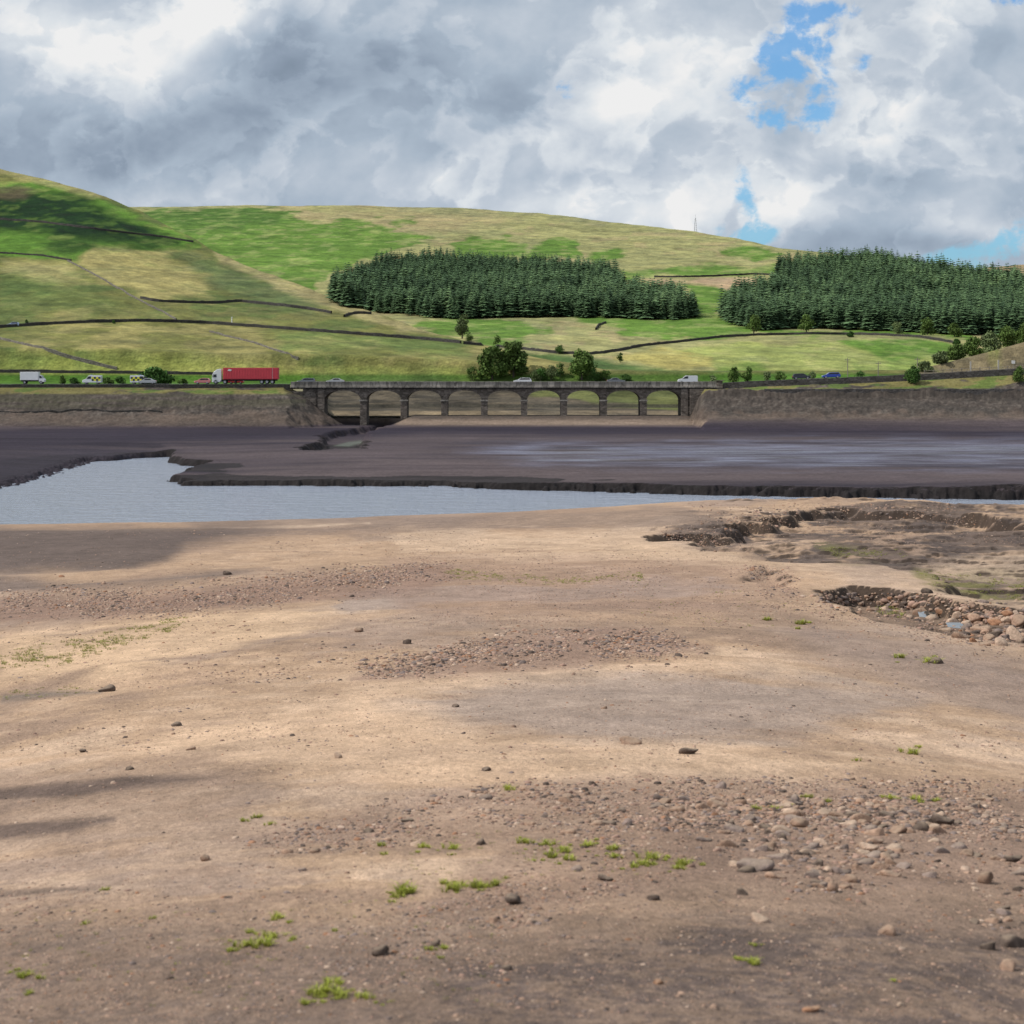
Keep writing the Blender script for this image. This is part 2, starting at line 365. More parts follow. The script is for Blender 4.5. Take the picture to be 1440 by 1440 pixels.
# mud flat, embankment, valley behind the bridge
WATER_PX = [(-700, 760), (-700, 700), (-120, 700), (0, 691.5), (55, 683), (85, 673), (118, 661), (150, 650), (190, 645), (238, 643), (232, 650), (246, 655), (283, 657), (262, 664), (228, 677),
            (250, 684), (400, 684), (480, 685), (620, 685), (700, 690), (800, 692), (960, 697), (1100, 700), (1300, 703), (1440, 704.5), (2100, 706), (2100, 760)]
WATER = [(XW(x, -ZW * F / (y - HY)), -ZW * F / (y - HY)) for x, y in WATER_PX]
def flatpt(x, y, z): d = -z * F / (y - HY); return (XW(x, d), d)
GULLY = [flatpt(x, y, -13.9) for x, y in [(417, 628), (428, 623), (455, 618), (448, 612), (470, 606), (500, 603), (530, 598), (556, 590), (572, 592), (540, 601), (522, 607), (515, 616), (512, 627), (470, 627), (450, 629)]]
EMB_L = 452; EMB_R = 965
def road_z(xp): return interp(xp, [(-400, -3.6), (400, -3.5), (1010, -3.4), (1060, -2.9), (1130, -2.35), (1200, -1.9), (1300, -1.1), (1440, .3), (1700, 2.5)])
def lake_z(xp, d):
    X = XW(xp, d)
    z = interp(d, [(200, -15.0), (262, -14.8), (285, -14.85), (330, -14.65), (400, -14.1), (485, -13.75), (700, -13.6)]) + .25 * fbm(X / 40, d / 25, 3, 51) + .10 * fbm(X / 4, d / 4, 3, 52)
    # banks of the open channel
    z = z + 1.1 * fbm(X / 22, d / 22, 3, 53) * (1 - ss(d, 285, 320))
    m = d < 420
    if m.any():
        x_, d_ = X[m], d[m]; w_ = -poly_sd(x_, d_, WATER)
        front = (xp[m] > 225) & (d_ < 300)
        z[m] = z[m] - (.95 * (1 - ss(xp[m], 215, 245)) + .55 * (1 - ss(x_, -30, 50)) * ss(xp[m], 215, 245)) * (1 - ss(w_, 3, 30))
        rag = np.where(front, np.abs(fbm(x_ / 3.5, d_ / 3, 5, 55)) * 6 + fbm(x_ / 1.7, d_ / 1.1, 5, 56) * 3.2 * np.clip(.5 + 2.2 * fbm(x_ / 13, d_ / 13, 2, 156), .1, 1.2), fbm(x_ / 8, d_ / 8, 4, 57) * 2.5)
        lf = 1 - ss(xp[m], 120, 165); bw = np.where(front, (2.2 + 2.2 * ss(x_, -20, 60)) * (1 + 1.6 * fbm(x_ / 9, d_ / 9, 3, 54)), 1.8 + 5.2 * lf)
        k = ss(w_ - rag * ss(w_, 0, .5) * 1, -.4, bw)
        k = np.where(w_ < 0, 0, k)
        terr = k + .06 * np.sin(k * 18) * lf
        lump = 1.5 * fbm(x_ / .9, d_ / .9, 3, 58) * np.sin(np.pi * np.clip(k, 0, 1))
        z[m] = -17.0 + (z[m] + 17.0) * terr + lump
    g = poly_sd(X, d, GULLY) + fbm(X / 4, d / 4, 4, 59) * 4
    z = z - 1.5 * ss(g, -.5, 1.5) * (d > 300) * (d < 520)
    # masonry apron under the arches
    ap = ss(xp, 545, 585) * (1 - ss(xp, 965, 1000))
    apz = interp(d, [(480, -13.75), (492, -13.3), (498, -11.7), (503, -11.35), (518, -11.4), (540, -11.0)])
    z = np.where(d > 480, z * (1 - ap) + np.maximum(z, apz) * ap, z)
    # ground behind
    opening = ss(xp, 425, 470) * (1 - ss(xp, 955, 990))
    vz = interp(d, [(515, -12.4), (530, -10.6), (548, -10.2), (552, -9.0), (575, -7.4), (590, -4.6), (600, -3.2), (620, -2.4), (700, 8)]) + .9 * fbm(X / 14, d / 9, 3, 61) * ss(d, 520, 540)
    z = np.where(d > 515, np.maximum(z, vz), z)
    # causeway embankments either side: rubble slope up to the foot of the road wall
    rz = road_z(xp)
    en = 2.6 * fbm(X / 9, d / 5, 5, 65)
    slope_l = interp(d + en, [(470, -14.2), (482, -13.4), (489, -10.4), (492, -9.9), (498, -6.2), (500.5, -5.4), (504.2, -4.6), (505, -4.4)])
    slope_r = interp(d + en, [(462, -14.6), (474, -13.2), (486, -11.2), (489, -9.4), (496, -6.6)]) 
    slope_r = np.where(d > 496.6, -4.95 + (rz - 1.5 + 4.95) * np.clip((d - 496.6) / 7.6, 0, 1), slope_r)
    sl = np.where(xp < 700, slope_l, slope_r) + 1.3 * fbm(X / 6, d / 3, 5, 62) * ss(d, 478, 486) * (1 - ss(d, 503, 504.5)) + .5 * fbm(X / .9, d / .9, 2, 64) * ss(d, 486, 488) * (1 - ss(d, 497, 500))
    sl = np.where(d > 505, rz - .35, sl)
    # the left embankment falls away beyond the abutment
    endl = (xp - 404) * .1756 + 3 * fbm(X / 5, d / 4, 4, 66); endr = (992 - xp) * .1756 + 3 * fbm(X / 5, d / 4, 4, 67)
    sl = sl - np.clip(endl, 0, 50) * .66 * (xp < 700) - np.clip(endr, 0, 50) * (1.0 + .25 * np.clip(endr, 0, 6)) * (xp > 700)
    endm = np.where(d > 504.6, np.where(xp < 700, xp > 446, xp < 968), False)
    sl = np.where(endm, -30, sl)
    z = np.where(d > 462, np.maximum(z, sl), z)
    return z
# hills
LS = [(-500, 150), (-250, 195), (0, 237), (60, 250), (130, 269), (200, 297), (250, 325), (300, 352), (350, 374), (400, 393), (460, 415), (520, 438), (580, 460), (620, 472), (680, 488), (760, 505), (850, 520)]
LD = [(-500, 1350), (0, 1250), (200, 1130), (400, 900), (520, 790), (640, 705), (760, 650), (850, 620)]
BS = [(-500, 310), (190, 291), (350, 288), (500, 289.5), (650, 293), (760, 300), (860, 312), (980, 325.5), (1030, 335), (1100, 349), (1170, 356), (1240, 367), (1340, 387), (1440, 402), (1600, 415), (1900, 430)]
YD = [(540, 600), (534, 612), (525, 640), (500, 690), (480, 760), (465, 830), (447, 925), (420, 1050), (400, 1160), (350, 1450), (320, 1650), (288, 1950)]
def left_hill(xp, d):
    ys = interp(xp, LS); ds = interp(xp, LD); t = (d - 530) / (ds - 530)
    y = 534 + (ys - 534) * np.clip(t, 0, 1) ** .88
    z = (HY - y) / F * d; zs = (HY - ys) / F * ds
    back = zs - (d - ds) * .12 - np.clip(d - ds, 0, 400) ** 2 * .0003
    # rounded brow
    return np.where(t > 1, back, z)
_yd = np.array(YD)[::-1]; 
def base_hill(xp, d):
    y0 = np.interp(d, np.array(YD)[:, 1], np.array(YD)[:, 0])
    ys = interp(xp, BS); ds = np.interp(ys, _yd[:, 0], _yd[:, 1])
    y = np.where(d < ds, np.maximum(y0, ys), ys)
    z = (HY - y) / F * d; zs = (HY - ys) / F * ds
    # knoll softening: brow rolls over gently
    roll = zs + (d - ds) * .02 - np.clip(d - ds, 0, 600) ** 2 * .0004
    return np.where(d < ds, z, roll)
def right_knoll(xp, d):
    top = interp(xp, [(1180, 540), (1270, 527), (1300, 517), (1340, 508), (1400, 492), (1440, 480), (1520, 468), (1900, 430)]); zt = (HY - top) / F * 575
    rz = road_z(xp) - .3
    z = interp(d, [(516, 0), (530, .15), (575, 1), (640, 1.06)]) * (zt - rz) + rz - np.clip(d - 620, 0, 200) * .08 - np.clip(1300 - xp, 0, 200) * .02
    return z
def far_ridge(xp, d):
    ytop = interp(xp, [(1200, 420), (1330, 388), (1390, 376), (1425, 372), (1480, 369), (1700, 360), (1900, 360)]); zt = (HY - ytop) / F * 3000
    return np.where(d > 3000, zt, zt - (3000 - d) * .22)
def hill_z(xp, d, want=False):
    X = XW(xp, d)
    A = left_hill(xp, d); B = base_hill(xp, d); C = right_knoll(xp, d); D = far_ridge(xp, d)
    st = np.stack([B, A, C, D]); z = st.max(0); idx = st.argmax(0)
    k = 10.0; z = z + 0 * d
    rough = ss(d, 560, 700)
    z = z + rough * (2.2 * fbm(X / 70, d / 70, 4, 71) + .7 * fbm(X / 12, d / 18, 3, 72))
    opening = ss(xp, 425, 470) * (1 - ss(xp, 955, 990))
    vz = interp(d, [(505, -12.5), (530, -10.6), (548, -10.2), (552, -9.0), (575, -7.4), (590, -4.6), (600, -3.2), (620, -2.4), (700, 8), (5000, 3000)])
    rz = road_z(xp) - .35
    low = rz * (1 - ss(d, 590, 600)) - 3.5 * ss(d, 590, 600) + interp(d, [(505, 0), (600, .3), (620, 1.1), (700, 11.5), (5000, 3003.5)]) + ss(xp, 990, 1150) * 2.5 * ss(d, 590, 600)
    z = np.minimum(z, vz * opening + low * (1 - opening) + ss(d, 600, 760) * 900)
    return (z, idx) if want else z

# ------------------------------------------------------------------ shore mesh
def paint(c, rgb, m, ):
    m = np.clip(m, 0, 1)[..., None]; return c * (1 - m) + np.array(rgb) * m
def pm(xp, yp, poly, soft=6, nz=None):
    s = poly_sd(xp, yp, poly)
    if nz is not None: s = s + nz
    return ss(s, -soft, soft)
cols = np.concatenate([np.linspace(-330, -20, 60), np.linspace(-18, 1458, 1050), np.linspace(1460, 1770, 60)])
rows = np.exp(np.linspace(math.log(5.0), math.log(262.0), 1150))
XP, D = np.meshgrid(cols, rows); ZSH = shore_z(XP, D); YP = ypx(ZSH, D); YB = ypx(shore_base(XP, D), D)
X = XW(XP, D)
bendy = YB - 60 * ((XP - 780) / 720) ** 2 * ss(YB, 760, 900)
n1 = fbm(XP / 330 + 3, bendy / 26, 5, 101); n2 = fbm(X / 1.3, D / 1.6, 5, 102); n3 = fbm(XP / 90, bendy / 9, 5, 103); n4 = fbm(XP / 260 + .6 * n1, bendy / 40 + 1.2 * n3, 5, 104)
c = np.zeros(XP.shape + (3,)) + np.array((.43, .315, .215))
c = paint(c, (.54, .415, .30), ss(n1 + .3 * n3, .02, .22) * .8)
c = paint(c, (.275, .205, .155), ss(-n1 - .3 * n3, .03, .22) * .75)
c = paint(c, (.35, .28, .23), ss(n4, .02, .22) * .5)
c = paint(c, (.30, .22, .165), ss(fbm(X / .5, D / .7, 5, 112) + .3 * n3, .08, .25) * .35)
c = paint(c, (.52, .40, .29), ss(fbm(X / .8, D / 1.1, 5, 113) + .4 * n3, .1, .25) * .35)
E = 20 * n3 + 12 * n2 + 26 * n1
def shp(rgb, poly, k=1., soft=10, amp=1.6):
    global c
    c = paint(c, rgb, pm(XP, YB, poly, soft, E * amp) * k)
shp((.20, .16, .135), [(250, 728), (720, 720), (960, 712), (1000, 735), (800, 745), (500, 752), (330, 760)], .65, 5, .8)
shp((.62, .50, .38), [(-400, 762), (0, 750.5), (300, 742), (520, 735), (300, 744), (0, 754.5), (-400, 767)], .8, 2, .12)
shp((.60, .47, .34), [(560, 745), (860, 745), (1000, 768), (1060, 790), (900, 776), (740, 768), (560, 775)], .5, 12)
shp((.60, .46, .32), [(700, 775), (900, 770), (1030, 782), (1100, 800), (1040, 800), (900, 785), (700, 786)], .6, 8)
shp((.33, .28, .25), [(480, 840), (700, 820), (1000, 812), (1040, 830), (850, 842), (650, 850), (480, 862)], .7, 8)
shp((.60, .45, .30), [(0, 890), (300, 862), (480, 880), (420, 900), (260, 930), (100, 958), (0, 960)], .75, 10)
shp((.58, .44, .31), [(560, 945), (760, 930), (1000, 925), (1180, 950), (900, 948), (700, 965), (500, 1000), (480, 960)], .7, 10)
shp((.315, .265, .23), [(540, 985), (700, 955), (900, 945), (1150, 955), (1300, 985), (1100, 1040), (820, 1040), (620, 1015)], .75, 18)
shp((.61, .46, .32), [(250, 1010), (560, 985), (700, 1040), (1000, 1060), (1250, 1080), (900, 1090), (400, 1100), (200, 1060)], .6, 20)
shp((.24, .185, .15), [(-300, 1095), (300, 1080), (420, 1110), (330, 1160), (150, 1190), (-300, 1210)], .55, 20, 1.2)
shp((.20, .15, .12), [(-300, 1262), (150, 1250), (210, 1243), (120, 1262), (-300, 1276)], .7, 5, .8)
shp((.185, .14, .11), [(-400, 1290), (200, 1285), (420, 1300), (700, 1300), (1000, 1270), (1440, 1260), (1900, 1250), (1900, 1700), (-400, 1700)], .85, 60, 2.0)
shp((.27, .20, .15), [(900, 1150), (1100, 1130), (1900, 1110), (1900, 1300), (1100, 1280), (950, 1220)], .6, 25, 1.5)
shp((.12, .095, .085), [(620, 1330), (1000, 1305), (1500, 1330), (1500, 1600), (500, 1600)], 0, 30, 1)
c = paint(c, (.10, .082, .078), pm(XP, YB, [(640, 1335), (1000, 1300), (1600, 1330), (1600, 1700), (500, 1700)], 30, E * 2) * ss(fbm(X * 8, D * 11, 5, 107, .65) + .5 * fbm(X * 1.3, D * 2.2, 4, 109), -.16, .12) * .75)
c = paint(c, (.11, .09, .08), pm(XP, YB, [(-400, 1300), (600, 1330), (600, 1700), (-400, 1700)], 30, E * 2) * ss(fbm(X * 8, D * 11, 5, 108, .65) + .4 * fbm(X * 1.3, D * 2.2, 4, 110), -.08, .18) * .5)
shp((.22, .19, .16), [(0, 968), (60, 962), (140, 965), (60, 978), (0, 985)], .8, 4, .6)
shp((.26, .21, .18), [(1150, 870), (1440, 930), (1800, 1000), (1800, 1080), (1440, 1010), (1200, 940), (1050, 890)], .7, 18, 1.2)
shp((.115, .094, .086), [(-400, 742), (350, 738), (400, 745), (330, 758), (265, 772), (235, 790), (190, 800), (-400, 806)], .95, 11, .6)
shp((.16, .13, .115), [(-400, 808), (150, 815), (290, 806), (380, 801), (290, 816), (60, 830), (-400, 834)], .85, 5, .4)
shp((.115, .088, .075), [(-300, 1118), (60, 1112), (180, 1100), (310, 1098), (200, 1113), (90, 1128), (-300, 1136)], .92, 5, .35)  # darker streak across the left sand
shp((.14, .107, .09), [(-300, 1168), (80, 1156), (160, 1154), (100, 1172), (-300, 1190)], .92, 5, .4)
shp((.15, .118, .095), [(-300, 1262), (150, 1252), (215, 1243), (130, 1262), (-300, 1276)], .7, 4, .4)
shp((.235, .16, .125), [(-100, 845), (200, 832), (600, 792), (660, 800), (600, 828), (380, 852), (150, 874), (-100, 880)], .75, 8, .4)
shp((.25, .175, .14), [(495, 948), (700, 896), (860, 882), (1000, 912), (850, 928), (600, 948)], .7, 8, .4)
shp((.27, .19, .15), [(540, 782), (1000, 785), (1110, 805), (1130, 850), (1000, 868), (700, 878), (560, 868)], .45, 14, .7)
shp((.25, .18, .14), [(320, 1180), (560, 1130), (900, 1095), (1440, 1105), (1600, 1110), (1600, 1260), (1100, 1240), (850, 1270), (560, 1310), (700, 1200), (400, 1195)], .6, 18, .8)
# the gully on the right: dark silt and gravel floor
md = (XP > 820) & (D > 40)
dark = np.zeros_like(c[..., 0]); alga = dark.copy()
b_ = poly_sd(X[md], D[md], PIT_D) + fbm(X[md] / 6, D[md] / 6, 4, 38) * 8; dark[md] = ss(b_, -1, 6) * ss(fbm(XP[md] / 70, YB[md] / 7, 5, 111) + .7 * n2[md] + .10 * ss(YB[md], 735, 760), -.24, .06)
c = paint(c, (.12, .096, .084), dark * .88)
c = paint(c, (.085, .07, .064), dark * ss(fbm(XP / 60, YB / 6, 4, 114) + .5 * n2, .0, .2) * .8)
a_m = np.zeros_like(dark); a_m[md] = ss(poly_sd(X[md], D[md], PIT_A), -.3, .6); c = paint(c, (.13, .095, .07), a_m * .7)
for pl in ([(1150, 768), (1260, 772), (1290, 784), (1180, 784)], [(1290, 800), (1440, 812), (1560, 830), (1560, 850), (1400, 840), (1300, 815)]):
    c = paint(c, (.17, .17, .055), pm(XP, YP, pl, 8, E * .8) * ss(n2 + n3, -.1, .2) * .7)
shp((.42, .335, .25), [(1290, 772), (1370, 762), (1600, 752), (1600, 785), (1420, 784), (1340, 780)], .7, 7, .5)
# steep little faces are dark peat
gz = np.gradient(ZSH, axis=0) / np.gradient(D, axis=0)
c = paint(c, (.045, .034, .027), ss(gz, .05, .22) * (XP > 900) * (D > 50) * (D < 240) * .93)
c = c * (1 + .35 * n2[..., None] * ss(D, 4, 20)[..., None])
wet = np.zeros_like(dark)
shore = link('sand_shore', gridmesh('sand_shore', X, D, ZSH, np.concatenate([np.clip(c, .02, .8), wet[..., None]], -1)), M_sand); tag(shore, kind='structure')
SH = dict(cols=cols, rows=rows, Y=np.minimum.accumulate(YP, 0), Z=ZSH)

# ------------------------------------------------------------------ lake bed mesh
rows = np.concatenate([np.arange(236, 285, .36), np.arange(285, 400, .75), np.arange(400, 482, 1.2), np.arange(482, 505, .38), np.arange(505, 516.2, .8), [516.5]])
cols = np.concatenate([np.linspace(-330, -20, 60), np.linspace(-18, 1458, 1300), np.linspace(1460, 1770, 60)])
XP, D = np.meshgrid(cols, rows); Z = lake_z(XP, D); X = XW(XP, D); YP = ypx(Z, D)
ZL = Z.copy()
n1 = fbm(X / 60, D / 9, 5, 121); n2 = fbm(X / 3, D / 3, 4, 122); n3 = fbm(XP / 80, YP / 3.5, 5, 123)
c = np.zeros(XP.shape + (3,)) + np.array((.062, .050, .054))
c = paint(c, (.090, .072, .070), ss(n1, .0, .2) * .8)
c = paint(c, (.034, .028, .036), ss(-n1, .03, .2) * .8)
fl = (D < 484)
c = paint(c, (.026, .021, .032), fl * pm(XP, YP, [(-400, 603), (0, 603), (400, 598), (1000, 597), (1440, 606), (1900, 606), (1900, 622), (1440, 616), (900, 612), (560, 612), (400, 616), (0, 632), (-400, 640)], 5, 5 * n3) * .8)
c = paint(c, (.125, .098, .092), fl * pm(XP, YP, [(540, 645), (900, 655), (1440, 662), (1900, 662), (1900, 680), (600, 676), (300, 680), (290, 668)], 6, 8 * n3) * .55)
c = paint(c, (.105, .083, .082), fl * pm(XP, YP, [(230, 625), (460, 628), (600, 610), (700, 612), (560, 640), (330, 662), (290, 650)], 6, 8 * n3) * .5)
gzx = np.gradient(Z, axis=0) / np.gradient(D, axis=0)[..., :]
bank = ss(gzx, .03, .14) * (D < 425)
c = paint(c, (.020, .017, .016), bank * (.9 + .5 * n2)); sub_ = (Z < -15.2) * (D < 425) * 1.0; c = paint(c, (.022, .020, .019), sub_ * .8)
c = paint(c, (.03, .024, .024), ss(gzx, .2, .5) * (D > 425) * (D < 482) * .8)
c = c * np.where(D < 484, 1, 1)[..., None] * np.array((.84, .82, .88))
# embankment: rubble with pale stones, brown strip at its foot, weedy strip at the wall foot
em = (D > 470) & (D < 506)
rub = fbm(X / .9, Z / .7 + D / 2, 3, 125)
ce = np.zeros_like(c) + np.array((.080, .066, .057)); ce = paint(ce, (.14, .12, .102), ss(rub + .5 * fbm(X / .5, D / .5, 2, 128), .06, .3) * .7); ce = paint(ce, (.055, .048, .043), ss(-rub, .02, .25) * .6); ce = paint(ce, (.06, .053, .047), ss(fbm(X / 14, Z / 1.2, 4, 129), .0, .2) * .6)
ce = ce * .85; ce = paint(ce, (.11, .083, .067), ss(-Z + 3 * n2, 9.6, 11.0) * (.6 + n2)); ce = paint(ce, (.20, .15, .115), ss(-Z, 11.6, 12.6) * ss(XP, 480, 600) * (1 - ss(XP, 980, 1040)) * .8)
ce = paint(ce, (.07, .065, .045), (XP < 430) * ss(n3 + .1, 0, .2) * ss(-Z, 5.5, 6.5) * (1 - ss(-Z, 8.5, 10)) * .8)
vg = ss(Z, -6.2, -5.6) * (1 - ss(XP, 395, 420) * (XP < 700))
ce = paint(ce, (.19, .17, .055), vg * .85 * ss(D, 497.0, 498.5) * ss(fbm(X / 8, D / 3, 4, 126) + .18, 0, .15) * .85)
ce = paint(ce, (.085, .13, .03), vg * ss(D, 497.0, 498.5) * ss(fbm(X / 5, D / 3, 4, 127), 0.05, .15) * .8)
mix = ss(D, 478, 486)[..., None] * ss(Z, -13.6, -13.0)[..., None]
c = c * (1 - mix) + ce * mix
wm = fl * pm(XP, YP, [(640, 632), (760, 624), (1000, 622), (1440, 618), (1900, 614), (1900, 656), (1440, 658), (1000, 656), (760, 652)], 12, 12 * n3)
c = paint(c, (.12, .12, .165), wm * .8 * (.6 + 1.9 * n3))
c = paint(c, (.035, .029, .040), fl * pm(XP, YP, [(-400, 640), (120, 632), (230, 640), (120, 655), (60, 680), (-400, 700)], 6, 8 * n3) * .7)
pud = fl * pm(XP, YP, [(470, 627), (490, 621), (508, 619), (510, 623), (490, 628)], 2., 3 * n3)
c = paint(c, (.10, .115, .09), pud * .7)
wet = np.clip(.10 + .44 * wm + .35 * pud, 0, 1) * (D < 482)
lake = link('mud_flat', gridmesh('mud_flat', X, D, Z, np.concatenate([np.clip(c, .015, .8), wet[..., None]], -1)), M_mud); tag(lake, kind='structure')
LK = dict(cols=cols, rows=rows, Z=Z)

# water
m, nt, b = newmat('reservoir_water'); g = nt.nodes.new('ShaderNodeNewGeometry')
b.inputs['Base Color'].default_value = (.30, .335, .41, 1); b.inputs['Roughness'].default_value = .15; b.inputs['IOR'].default_value = 1.33; b.inputs['Specular IOR Level'].default_value = .5  # grey-blue water, base colour lightened to imitate reflected sky
nn = noise(nt, mapping(nt, g.outputs['Position'], (1.1, 1.1, 1)), 1.0, 5, .65) * .55 + noise(nt, mapping(nt, g.outputs['Position'], (.25, .35, 1)), 1.0, 3, .5) * .7
bump(nt, b, nn, 1.0, 1.0); M_water = m
me = bpy.data.meshes.new('water'); me.from_pydata([(-160, 190, ZW), (160, 190, ZW), (200, 430, ZW), (-200, 430, ZW)], [], [(0, 1, 2, 3)]); tag(link('reservoir_water', me, M_water), kind='structure')

# ------------------------------------------------------------------ hills mesh
rows = np.concatenate([np.arange(516.5, 640, 1.1), np.exp(np.linspace(math.log(640), math.log(2100), 640)), np.linspace(2110, 3600, 60)])
cols = np.concatenate([np.linspace(-330, -20, 80), np.linspace(-18, 1458, 1250), np.linspace(1460, 1770, 80)])
XP, D = np.meshgrid(cols, rows); Z, IDX = hill_z(XP, D, True); X = XW(XP, D); YP = ypx(Z, D)
HZ = Z
HG = dict(cols=cols, rows=rows, Z=Z)
n1 = fbm(XP / 120, YP / 22, 5, 131); n2 = fbm(XP / 30, YP / 7, 5, 132); n3 = fbm(X / 9, D / 22, 5, 133); n4_ = fbm(X / 16, D / 30, 4, 137); E = 30 * n2 + 14 * n1 + 22 * n4_
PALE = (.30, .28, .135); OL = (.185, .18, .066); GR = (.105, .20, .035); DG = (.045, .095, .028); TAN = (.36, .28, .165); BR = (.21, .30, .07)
cb = np.zeros(XP.shape + (3,)) + np.array(PALE)
cb = paint(cb, (.27, .26, .13), ss(n1, 0, .2) * .8); cb = paint(cb, TAN, ss(n2, .03, .22) * .6)
def hp(cc, rgb, poly, k=1., soft=4, amp=.5): return paint(cc, rgb, pm(XP, YP, poly, soft * 1.2, E * amp * 1.3) * k * (1 - .35 * ss(n3, .02, .2)))
cb = hp(cb, TAN, [(380, 292), (560, 293), (760, 306), (700, 318), (620, 325), (560, 345), (520, 340), (400, 305)], .7, 8)
cb = hp(cb, (.22, .22, .12), [(640, 290), (900, 313), (900, 322), (760, 308), (560, 296)], .7, 4)
for pl in ([(180, 298), (330, 290), (420, 300), (410, 312), (470, 306), (540, 304), (500, 318), (610, 332), (560, 352), (460, 385), (440, 420), (330, 380), (200, 330)],
           [(548, 308), (580, 306), (583, 313), (556, 315)], [(632, 350), (660, 336), (700, 332), (738, 345), (740, 362), (650, 364)], [(745, 356), (770, 336), (812, 334), (814, 356)],
           [(828, 352), (868, 348), (892, 357), (866, 368), (838, 366)], [(870, 380), (930, 374), (1090, 370), (1100, 388), (930, 389), (880, 395)], [(1008, 352), (1058, 347), (1095, 360), (1064, 368)],
           [(955, 398), (1002, 396), (1045, 418), (1010, 440), (1068, 470), (960, 482), (890, 472), (850, 455), (800, 444), (975, 444), (975, 420)],
           [(1060, 460), (1360, 462), (1370, 480), (1300, 472), (1070, 472)]):
    cb = hp(cb, GR, pl, .92, 3)
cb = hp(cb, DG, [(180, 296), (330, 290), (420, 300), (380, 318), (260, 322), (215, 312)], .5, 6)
cb = hp(cb, (.50, .34, .24), [(900, 392), (1065, 391), (1035, 412), (1000, 399), (930, 399)], .9, 3, .25)
cb = hp(cb, GR, [(600, 446), (720, 450), (775, 461), (745, 476), (700, 482), (560, 462)], .9, 3)
cb = hp(cb, (.30, .33, .11), [(930, 487), (1060, 478), (1200, 480), (1340, 505), (1300, 530), (1000, 526), (960, 505)], .85, 4)
cb = hp(cb, GR, [(1170, 478), (1290, 473), (1355, 486), (1325, 503), (1240, 503), (1210, 490)], .92, 3, .3)
cb = hp(cb, (.38, .32, .12), [(865, 505), (930, 485), (1000, 503), (1010, 520), (940, 522)], .9, 4, .3)
cb = hp(cb, (.055, .12, .035), [(720, 497), (800, 500), (850, 508), (930, 517), (990, 532), (720, 540)], .85, 4, .3)
cb = hp(cb, GR, [(1000, 515), (1060, 510), (1090, 532), (1000, 540)], .7, 4, .4)
cb = hp(cb, (.12, .21, .05), [(1200, 512), (1290, 508), (1300, 540), (1190, 540)], .5, 5, .5)
# left hill
cl = np.zeros_like(cb) + np.array(OL)
cl = paint(cl, (.28, .235, .105), ss(n1 + .5 * n3, .02, .2) * .75); cl = paint(cl, (.085, .12, .042), ss(-n1 + .4 * n3, .0, .2) * .75); cl = paint(cl, (.17, .155, .07), ss(n2, .05, .2) * .5)
cl = hp(cl, (.40, .33, .15), [(100, 345), (220, 352), (262, 372), (300, 420), (200, 416), (130, 385)], .75, 8)
cl = hp(cl, (.38, .32, .16), [(0, 362), (90, 368), (120, 395), (60, 400), (0, 385)], .6, 8)
cl = hp(cl, (.12, .155, .075), [(230, 350), (330, 380), (470, 430), (440, 440), (330, 420), (270, 375)], .65, 10)
cl = hp(cl, (.38, .31, .17), [(300, 352), (420, 398), (540, 442), (650, 476), (560, 466), (480, 440), (380, 400), (310, 368)], .8, 4, .25)
cl = hp(cl, (.10, .15, .05), [(0, 385), (90, 400), (200, 430), (130, 446), (0, 430)], .55, 10)
cl = hp(cl, (.30, .32, .09), [(0, 500), (200, 500), (420, 515), (640, 520), (640, 532), (0, 532)], .6, 6)
cl = hp(cl, (.13, .19, .06), [(380, 462), (640, 482), (660, 500), (400, 490)], .6, 8)
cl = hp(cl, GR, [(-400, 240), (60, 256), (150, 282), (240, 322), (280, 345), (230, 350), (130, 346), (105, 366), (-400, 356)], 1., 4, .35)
cl = hp(cl, (.014, .036, .012), [(-400, 262), (60, 268), (120, 280), (190, 312), (250, 342), (150, 334), (60, 324), (-400, 318)], 1.0, 8, .3)  # bracken green darkened in its colour to stand for a cloud's shadow
cl = hp(cl, (.016, .038, .013), [(90, 322), (250, 336), (225, 349), (140, 344), (95, 362), (60, 352)], .7, 7, .4)  # painted cloud shadow carried on down the slope
cl = hp(cl, (.11, .085, .055), [(0, 262), (30, 262), (52, 272), (20, 280), (-100, 270)], .8, 4, .3)
cl = hp(cl, (.35, .30, .15), [(-400, 150), (0, 232), (60, 246), (130, 264), (180, 285), (130, 276), (60, 258), (0, 246), (-400, 236)], .7, 3, .2)
# strip by the road
for_road = ss(YP, 524, 528)
cl = paint(cl, (.07, .14, .025), for_road * (YP < 545)); 
# valley seen through the arches
vm = (D < 618)
cv = np.zeros_like(cb) + np.array((.115, .092, .075)); cv = paint(cv, (.07, .058, .05), ss(fbm(X / 6, D / 3, 4, 141), 0, .15)); 
cv = paint(cv, (.125, .13, .055), ss(D + 18 * n2 + np.clip(XP - 850, -400, 100) * .22, 549, 560)); cv = paint(cv, (.05, .045, .04), (np.abs(D - 549.5 + 1.5 * n2) < 1.6) * .8)
cv = paint(cv, (.28, .21, .15), ss(D, 516, 518) * (1 - ss(D, 528, 532)) * .5)
